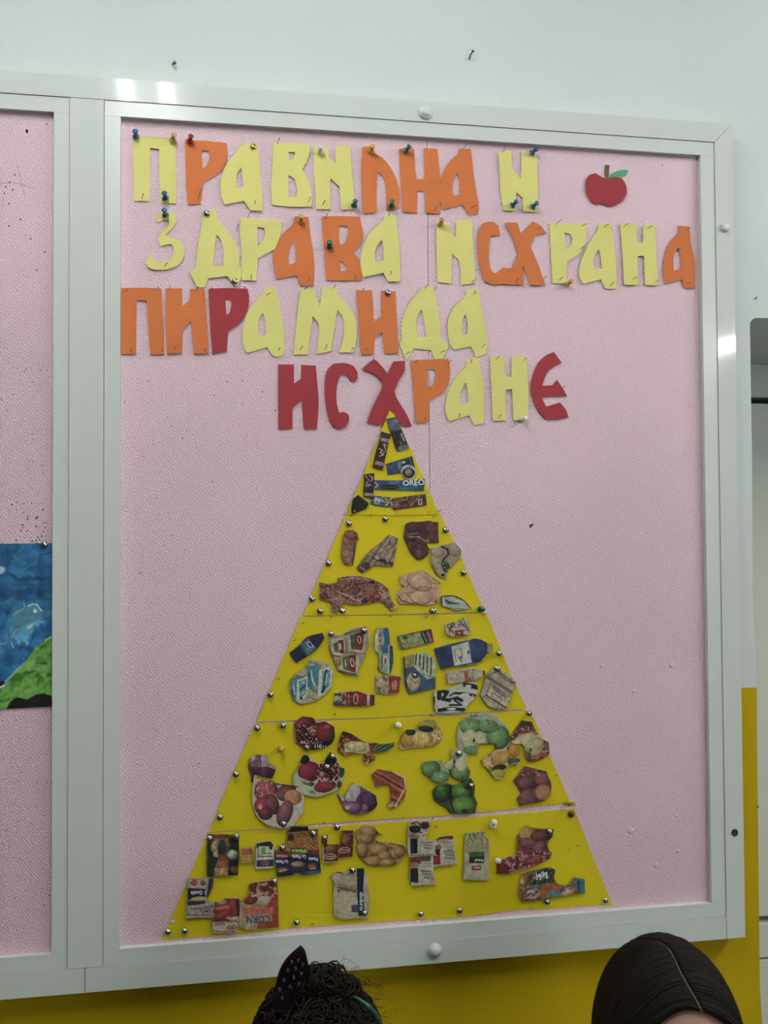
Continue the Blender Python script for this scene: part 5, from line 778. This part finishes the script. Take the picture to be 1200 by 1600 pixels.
def pin(x0, y0, x1, y1, where=None, lift=.005):
    """thin pin: head end (x0, y0), entry (x1, y1)"""
    a = pt(x1, y1, FOAM-.001); b = pt(x0, y0, FOAM-.004-lift)
    bm = bmesh.new(); tube(bm, [a+Vector((0, .003, 0)), a, b], .00042, 6); lathe(bm, [(.00085, -.0002), (.00085, .0003), (0, .0004)], b, b-a, 8)
    o = obj('dressmaking_pin', bm, M['pin']); tag(o, 'thin dark pin at '+where, 'pin', 'dressmaking pins')
PINS = [(A, [(175,452,165,485),(535,418,515,495),(875,497,872,525),(1028,102,1012,145),(842,572,825,605),(768,645,758,680),(325,883,305,913),(852,962,848,990)]),
 (B, [(98,475,83,513),(190,495,172,527),(1075,142,1048,178),(890,535,870,562),(1130,522,1100,545),(205,578,192,608),(598,570,583,598),(605,938,600,962),(95,980,88,1003),(385,965,375,985),(1130,988,1105,1005),(80,1035,60,1055),(255,1025,238,1048),(435,1042,425,1058)]),
 (Cc, [(352,110,340,138),(590,420,565,440),(697,435,675,448),(690,530,672,545),(792,437,772,450),(598,663,580,678),(815,685,795,703),(875,435,850,452),(978,445,955,457),(912,662,890,678),(1008,675,990,688),(1138,452,1120,462),(508,450,485,462),(408,668,395,690),(528,660,515,672),(1100,540,1088,552),(1140,685,1125,690)]),
 (D, [(75,90,55,105),(270,75,268,95),(343,68,338,95),(517,75,510,92),(605,78,600,100),(812,72,812,92),(968,112,942,125),(103,458,98,482),(300,460,290,480),(385,438,365,465),(565,458,560,480),(1028,455,1015,475),(1168,447,1155,472)]),
 (E, [(190,408,178,442),(345,425,332,443),(425,430,412,445),(775,65,765,80),(832,72,815,92),(1062,95,1050,112),(675,450,655,462),(880,442,855,455),(1115,405,1098,428),(465,488,463,510),(720,500,705,512),(918,502,900,518),(1040,495,1035,515),(970,812,965,835)]),
 (G, [(645,78,620,105),(845,92,818,108),(658,500,638,522),(1120,292,1105,305),(115,520,105,535)])]
for fr, L in PINS:
    for a, b, c, d in L:
        (x0, y0), (x1, y1) = fr([(a, b), (c, d)]); pin(x0, y0, x1, y1, near_letter((x0+x1)/2, (y0+y1)/2))
for x, y, wh in ((548,806,'top left corner of the meat strip'),(578,805,'top edge of the meat strip, left of its middle tack'),(619,802,'bottom edge of the pyramid tip, middle'),(669,801,'bottom edge of the pyramid tip, right'),(686,798,'lower right corner of the pyramid tip'),(676,807.5,'upper right corner of the meat strip'),(665,965,'top edge of the dairy strip, right'),(609,963,'top edge of the dairy strip, middle'),(755,960,'upper right corner of the dairy strip'),(516,964,'top edge of the dairy strip, left'),(472,974,'left end of the dairy strip'),(459,1001,'left edge of the dairy strip'),(434,1061,'left edge of the dairy strip, lower down'),(611,640,'very tip of the pyramid'),(676,1110,'bottom edge of the dairy strip, right'),(522,1117,'bottom edge of the dairy strip, middle'),(673,1118,'top edge of the fruit strip'),(681,1292,'top edge of the bottom strip'),(505,1286,'bottom edge of the fruit strip'),(828,1419,'bottom edge of the pyramid, right'),(868,1212,'right edge of the fruit strip'),(889,1328,'bare card right of the upper sweet potatoes'),(487,1444.5,'bottom edge of the pyramid, left of the rice bag'),(902,1322,'bare card near the right edge of the bottom strip')):
    pin(x+2.5, y-1.2, x-1, y+.8, wh, .0015)

# ------------------------------------------------------------------ two children in front of the board
M['skin'] = mat('skin', (.33, .185, .13), .5, var=(30, .06)); M['hair'] = mat('dark_brown_hair', (.013, .0085, .0060), .7, spec=.12); M['curl'] = mat('brown_curly_hair', (.013, .009, .0068), .7, spec=.15)
M['shirt_a'] = mat('grey_jersey', (.16, .17, .2), .9, bump=(600, .3, .0005)); M['shirt_b'] = mat('navy_jersey', (.03, .04, .09), .9, bump=(600, .3, .0005)); M['jeans'] = mat('dark_denim', (.03, .045, .09), .9, bump=(900, .3, .0005))
M['white_eye'] = mat('eye_white', (.75, .73, .7), .2); M['iris'] = mat('brown_iris', (.04, .02, .01), .15); M['lips'] = mat('lips', (.38, .12, .1), .45); M['shoe'] = mat('dark_shoe', (.04, .04, .045), .5)
def ell(bm, c, r, deform=None, seg=28, rings=18):
    x = bmesh.ops.create_uvsphere(bm, u_segments=seg, v_segments=rings, radius=1)
    for v in x['verts']:
        p = v.co.copy()
        if deform: p = deform(p)
        v.co = Vector((c[0]+p.x*r[0], c[1]+p.y*r[1], c[2]+p.z*r[2]))
def limb(bm, pts, rs, seg=14):
    P = []; Rr = []
    for i in range(len(pts)-1):
        for k in range(6):
            t = k/6; P.append(Vector(pts[i]).lerp(Vector(pts[i+1]), t)); Rr.append(rs[i]*(1-t)+rs[i+1]*t)
    P.append(Vector(pts[-1])); Rr.append(rs[-1]); n = len(P)-1
    tube(bm, P, lambda t: Rr[min(n, int(round(t*n)))], seg)
    for p, r in zip(pts, rs): ell(bm, p, (r, r, r), None, 12, 8)
def remesh(o, v):
    m = o.modifiers.new('remesh', 'REMESH'); m.mode = 'VOXEL'; m.voxel_size = v; m.use_smooth_shade = True
    s = o.modifiers.new('smooth', 'SMOOTH'); s.factor = .5; s.iterations = 8
def person(label, cx, cy, top, shirt, sc=1.0):
    t = thing('person', label, 'person', (cx, cy, 0), 'children standing in front of the board'); H_ = top
    hc = Vector((cx, cy, top-.108)); Zs = lambda f: H_*f
    bm = bmesh.new()
    def hd(p):
        j = max(0, -p.z); q = p.copy(); q.x *= 1-.32*j**1.5; q.y = q.y*(1-.12*j) - (.10*j if q.y < 0 else -.06*j); return q
    ell(bm, hc, (.070*sc, .085*sc, .098), hd, 36, 24)
    f = hc.y-.085*sc
    ell(bm, (cx, f+.001, hc.z-.022), (.009, .011, .009)); limb(bm, [(cx, f+.006, hc.z+.008), (cx, f+.002, hc.z-.018)], [.006, .007], 8)
    ell(bm, (cx, f+.012, hc.z-.048), (.024, .014, .012)); ell(bm, (cx, f+.018, hc.z-.076), (.024, .018, .018))
    for s in (-1, 1):
        ell(bm, (cx+s*.070*sc, cy+.008, hc.z-.012), (.008, .018, .028)); ell(bm, (cx+s*.030, f+.028, hc.z-.03), (.026, .020, .024))
    sh = Zs(.775); hp = Zs(.50); kn = Zs(.27)
    limb(bm, [(cx, cy+.012, hc.z-.06), (cx, cy+.015, sh+.01)], [.034, .038])
    limb(bm, [(cx, cy+.015, sh-.02), (cx, cy+.01, Zs(.62)), (cx, cy+.01, hp)], [.075, .070, .080])
    for s in (-1, 1):
        limb(bm, [(cx+s*.03, cy+.015, sh-.005), (cx+s*.115, cy+.015, sh-.025)], [.040, .034])
        E_ = (cx+s*.150, cy+.01, Zs(.61)); W_ = (cx+s*.160, cy-.03, Zs(.475))
        limb(bm, [(cx+s*.118, cy+.015, sh-.03), E_, W_], [.033, .026, .018])
        limb(bm, [W_, (cx+s*.160, cy-.036, Zs(.475)-.045)], [.017, .024])
        for k in range(4):
            fx = cx+s*.160+(k-1.5)*.0001; fy = cy-.062+k*.0165; ln = (.042, .048, .046, .036)[k]
            limb(bm, [(fx, fy, Zs(.475)-.05), (fx-s*.004, fy-.001, Zs(.475)-.05-ln*.5), (fx-s*.014, fy, Zs(.475)-.05-ln)], [.0078, .0070, .0058], 8)
        limb(bm, [(cx+s*.158, cy-.052, Zs(.475)-.018), (cx+s*.150, cy-.075, Zs(.475)-.040), (cx+s*.146, cy-.080, Zs(.475)-.062)], [.010, .008, .0065], 8)
        limb(bm, [(cx+s*.045, cy+.01, hp-.01), (cx+s*.055, cy, kn), (cx+s*.060, cy+.015, .06)], [.062, .042, .027])
    b = obj('body', bm, M['skin'], t); remesh(b, .0052)
    bm = bmesh.new()
    limb(bm, [(cx, cy+.015, sh-.012), (cx, cy+.01, Zs(.62)), (cx, cy+.01, hp-.02)], [.084, .080, .092], 20)
    for s in (-1, 1): limb(bm, [(cx+s*.03, cy+.015, sh-.012), (cx+s*.116, cy+.015, sh-.030), (cx+s*.135, cy+.012, Zs(.69))], [.046, .042, .038])
    o = obj('shirt', bm, M[shirt], t); remesh(o, .007)
    bm = bmesh.new()
    limb(bm, [(cx, cy+.01, hp+.02), (cx, cy+.01, hp-.02)], [.086, .088], 20)
    for s in (-1, 1): limb(bm, [(cx+s*.045, cy+.01, hp-.02), (cx+s*.055, cy, kn), (cx+s*.060, cy+.015, .075)], [.070, .050, .040])
    o = obj('trousers', bm, M['jeans'], t); remesh(o, .007)
    for s in (-1, 1):
        bm = bmesh.new(); ell(bm, (cx+s*.062, cy-.035, .030), (.036, .085, .030)); limb(bm, [(cx+s*.060, cy+.015, .03), (cx+s*.060, cy+.015, .075)], [.036, .034])
        for v in bm.verts: v.co.z = max(v.co.z, .001)
        smooth(obj('shoe', bm, M['shoe'], t))
        bm = bmesh.new(); ell(bm, (cx+s*.028, f+.0135, hc.z+.004), (.0100, .0082, .0062), None, 16, 12); e = smooth(obj('eye', bm, M['white_eye'], t))
        bm = bmesh.new(); ell(bm, (cx+s*.028, f+.0066, hc.z+.004), (.0048, .0022, .0048), None, 14, 10); smooth(obj('iris', bm, M['iris'], e))
        bm = bmesh.new(); tube(bm, [(cx+s*.016, f+.004, hc.z+.020), (cx+s*.030, f+.003, hc.z+.025), (cx+s*.045, f+.012, hc.z+.021)], .0022, 6); smooth(obj('eyebrow', bm, M['hair'], t))
    bm = bmesh.new(); ell(bm, (cx, f-.001, hc.z-.046), (.017, .005, .0032)); ell(bm, (cx, f, hc.z-.052), (.014, .005, .0036)); smooth(obj('lips', bm, M['lips'], t))
    return t, hc
def surf(hc, u, R): 
    u = u.normalized(); return hc+Vector((u.x*R[0], u.y*R[1], u.z*R[2]))
def slerp(a, b, t): return (a*(1-t)+b*t).normalized()

# right: sleek dark hair, parted, forehead just in view
TOPR = pt(1034, 1473, -.345)
pr, hcr = person('child with sleek dark parted hair, forehead showing at the bottom right edge', TOPR.x+.008, -.345, TOPR.z-.004, 'shirt_a')
R = random.Random(11); RR = (.0745, .094, .110); hc2 = hcr+Vector((0, .006, .000))
def part_pt(s):
    x = .03-.30*s-.05*math.sin(s*9); y = -.78+1.3*s; return Vector((x, y, math.sqrt(max(.05, 1-x*x-y*y)))).normalized()
bm = bmesh.new()
def strand(bm, side, s, R_, off, rad=.0019, drop=.17):
    a = part_pt(s); a = (a+Vector((side*.024, 0, 0))).normalized()
    yb = -.45+1.35*s+R.uniform(-.05, .05); e = Vector((side*.98, max(-.42, yb*.75), -.18+R.uniform(-.08, .05)))
    if s > .93: e = Vector((side*R.uniform(.0, .9), .95, -.2))
    P = []; n = 15
    wob = R.uniform(-.006, .006)
    for k in range(n+1):
        t = k/n; u = slerp(a, e.normalized(), t); u = (u+Vector((0, 0, (.03+(.24*(1-s)**2 if side < 0 else .03))*math.sin(math.pi*t)))).normalized()
        rr = 1+off+.02*math.sin(math.pi*t*.5)+wob*math.sin(t*5); P.append(surf(hc2, u, tuple(q*rr for q in R_)))
    last = P[-1]
    for k in range(1, 5): P.append(last+Vector((side*.004*k*.4, .010*k, -drop/4*k)))
    tube(bm, P, lambda t: rad*(1-.45*t)*(.6+.4*min(1, t*12)), 4)
for _ in range(1700):
    s = R.random()**.85; strand(bm, R.choice((-1, 1)), s, RR, R.uniform(-.010, .016), R.uniform(.0009, .0016))
o = smooth(obj('hair', bm, M['hair'], pr)); o['kind'] = 'stuff'
bm = bmesh.new()
def cap_mesh(bm, hc, R_, keep):
    G_ = {}
    for i in range(49):
        for j in range(33):
            th = 2*math.pi*i/48; ph = math.pi*j/32; u = Vector((math.sin(ph)*math.cos(th), math.sin(ph)*math.sin(th), math.cos(ph)))
            G_[i % 48, j] = (bm.verts.new(surf(hc, u, R_)), u) if (i < 48) else G_[0, j]
    for i in range(48):
        for j in range(32):
            q = [G_[i, j], G_[(i+1) % 48, j], G_[(i+1) % 48, j+1], G_[i, j+1]]; c = sum((x[1] for x in q), Vector())/4
            if keep(c.normalized()): bm.faces.new([x[0] for x in q])
    for v in [v for v in bm.verts if not v.link_faces]: bm.verts.remove(v)
    bmesh.ops.solidify(bm, geom=bm.faces[:], thickness=.003)
cap_mesh(bm, hc2, (.0725, .091, .108), lambda u: (u.z > .55 or (u.y > -.1 and u.z > -.55)) and not (u.y < -.50 and u.z < .72) and min((u-part_pt(k/40)).length for k in range(41)) > .045)
smooth(obj('hair_underlayer', bm, M['hair'], pr))

bm = bmesh.new(); tube(bm, [surf(hc2, part_pt(k/30*.62), tuple(q*1.006 for q in RR)) for k in range(31)], lambda t: .0013-.0006*t, 8); smooth(obj('scalp_parting', bm, mat('scalp_skin', (.10, .06, .042), .8), pr))
# left: curly dark hair, spotted pointed bow on a headband, green hair band
TOPL = pt(503, 1520, -.35)
pl_, hcl = person('child with dark curly hair, a pointed spotted bow and green hair band', TOPL.x-.004, -.35, TOPL.z-.010, 'shirt_b', .96)
RL = (.070, .086, .100); hc3 = hcl+Vector((0, .008, .006))
bm = bmesh.new(); cap_mesh(bm, hc3, RL, lambda u: u.z > .20 or (u.y > -.05 and u.z > -.6)); smooth(obj('hair_underlayer', bm, M['curl'], pl_))
bm = bmesh.new(); R = random.Random(5)
for _ in range(1300):
    u = Vector((R.gauss(0, 1), R.gauss(.1, 1), abs(R.gauss(.45, .6)))).normalized()
    if u.y < -.72 and u.z < .45: continue
    tw = Vector((R.gauss(0, 1), R.gauss(0, 1), R.gauss(-.4, 1))).normalized(); L = R.uniform(.5, 1.1); ph = R.uniform(0, 6.28); n = 15; cr = R.uniform(.002, .006); tr = R.uniform(2, 4.5); P = []
    e = (u+tw*.9).normalized(); off = R.uniform(.0, .075)
    for k in range(n+1):
        t = k/n; v = slerp(u, e, t*L)
        if v.y < -.45 and v.z < .42 or v.z < -.75: break
        a = v.cross(Vector((0, 0, 1))).normalized(); b = v.cross(a)
        P.append(surf(hc3, v, tuple(q*(1+off) for q in RL))+a*cr*math.cos(ph+t*tr*6.28)+b*cr*math.sin(ph+t*tr*6.28)+v*cr*.6*math.sin(ph+t*9))
    if len(P) > 4: tube(bm, P, R.uniform(.0006, .0014), 4)
for _ in range(150):                        # loose flyaway hairs, more of them on the right
    u = Vector((R.gauss(.35, .5), R.gauss(-.1, .5), 1)).normalized(); base = surf(hc3, u, tuple(q*1.04 for q in RL)); P = []; d = Vector((R.uniform(-.2, .9), R.uniform(-.5, .3), R.uniform(.2, .9))).normalized(); L = R.uniform(.012, .034); q = d.cross(Vector((0, 1, 0))); ph = R.uniform(0, 6.28)
    for k in range(14):
        t = k/13; P.append(base+d*L*t+q*math.sin(ph+t*7)*L*.22+Vector((.25*L*t*t, 0, -.5*L*t*t)))
    tube(bm, P, .00017, 3)
o = smooth(obj('hair', bm, M['curl'], pl_)); o['kind'] = 'stuff'
bm = bmesh.new()
for c, r in (((492, 1530), .020), ((516, 1532), .022), ((538, 1545), .018), ((474, 1540), .018)):   # bunched curls on the crown
    p = pt(c[0], c[1], -.36)
    for _ in range(48):
        a0 = R.uniform(0, 6.28); ax = Vector((R.gauss(0, 1), R.gauss(0, 1), R.gauss(0, 1))).normalized(); u_, v_, _d = frame_of(ax); rr = r*R.uniform(.5, .95); o_ = ax*R.uniform(-.4, .4)*r
        tube(bm, [p+o_+u_*math.cos(a0+k*.45)*rr+v_*math.sin(a0+k*.45)*rr*.8 for k in range(10)], R.uniform(.0005, .0012), 4)
o = smooth(obj('crown_curls', bm, M['curl'], pl_)); o['kind'] = 'stuff'
M['bowcloth'] = mat('black_cloth', (.009, .006, .007), .9, spec=.05); M['dots'] = mat('pink_spots', (.06, .02, .024), .8); M['greenband'] = mat('dark_green_band', (.010, .075, .045), .35)
bow = sheet('pointed_bow', [(428,1562),(432,1540),(438,1520),(448,1503),(460,1491),(471,1482),(477,1489),(481,1503),(484,1530),(482,1570),(450,1585),(430,1580)], M['bowcloth'], -.369, .008, (), .006, 77, pl_, 22)
bow['label'] = 'black pointed bow with small pink spots'
for x, y in ((456,1504),(466,1501),(450,1517),(462,1514),(473,1508),(444,1532),(459,1528),(471,1522),(437,1547),(453,1542),(467,1538),(441,1560)):
    bm = bmesh.new(); lathe(bm, [(.0014, -.003), (.0014, .0010), (0, .0011)], pt(x, y, -.3755), (0, -1, 0), 8); obj('spot', bm, M['dots'], bow)
bm = bmesh.new(); bnd = [surf(hc3, Vector((math.sin(a)*.98, -.05, math.cos(a))), tuple(q*1.055 for q in RL)) for a in np.linspace(-1.9, 1.9, 40)]
tube(bm, bnd, .0035, 8); smooth(obj('headband', bm, M['bowcloth'], pl_))
bm = bmesh.new(); gp = [PX(x, y, d) for x, y, d in ((551,1556,-.41),(560,1561,-.415),(570,1568,-.42),(579,1576,-.42),(587,1586,-.415),(594,1598,-.405),(600,1612,-.39))]
gp = [Vector(p.tolist()) for p in gp]; tube(bm, gp, lambda t: .0006+.0018*math.sin(math.pi*min(1, t*1.3+.02)/1.35), 8); smooth(obj('green_hair_band', bm, M['greenband'], pl_))
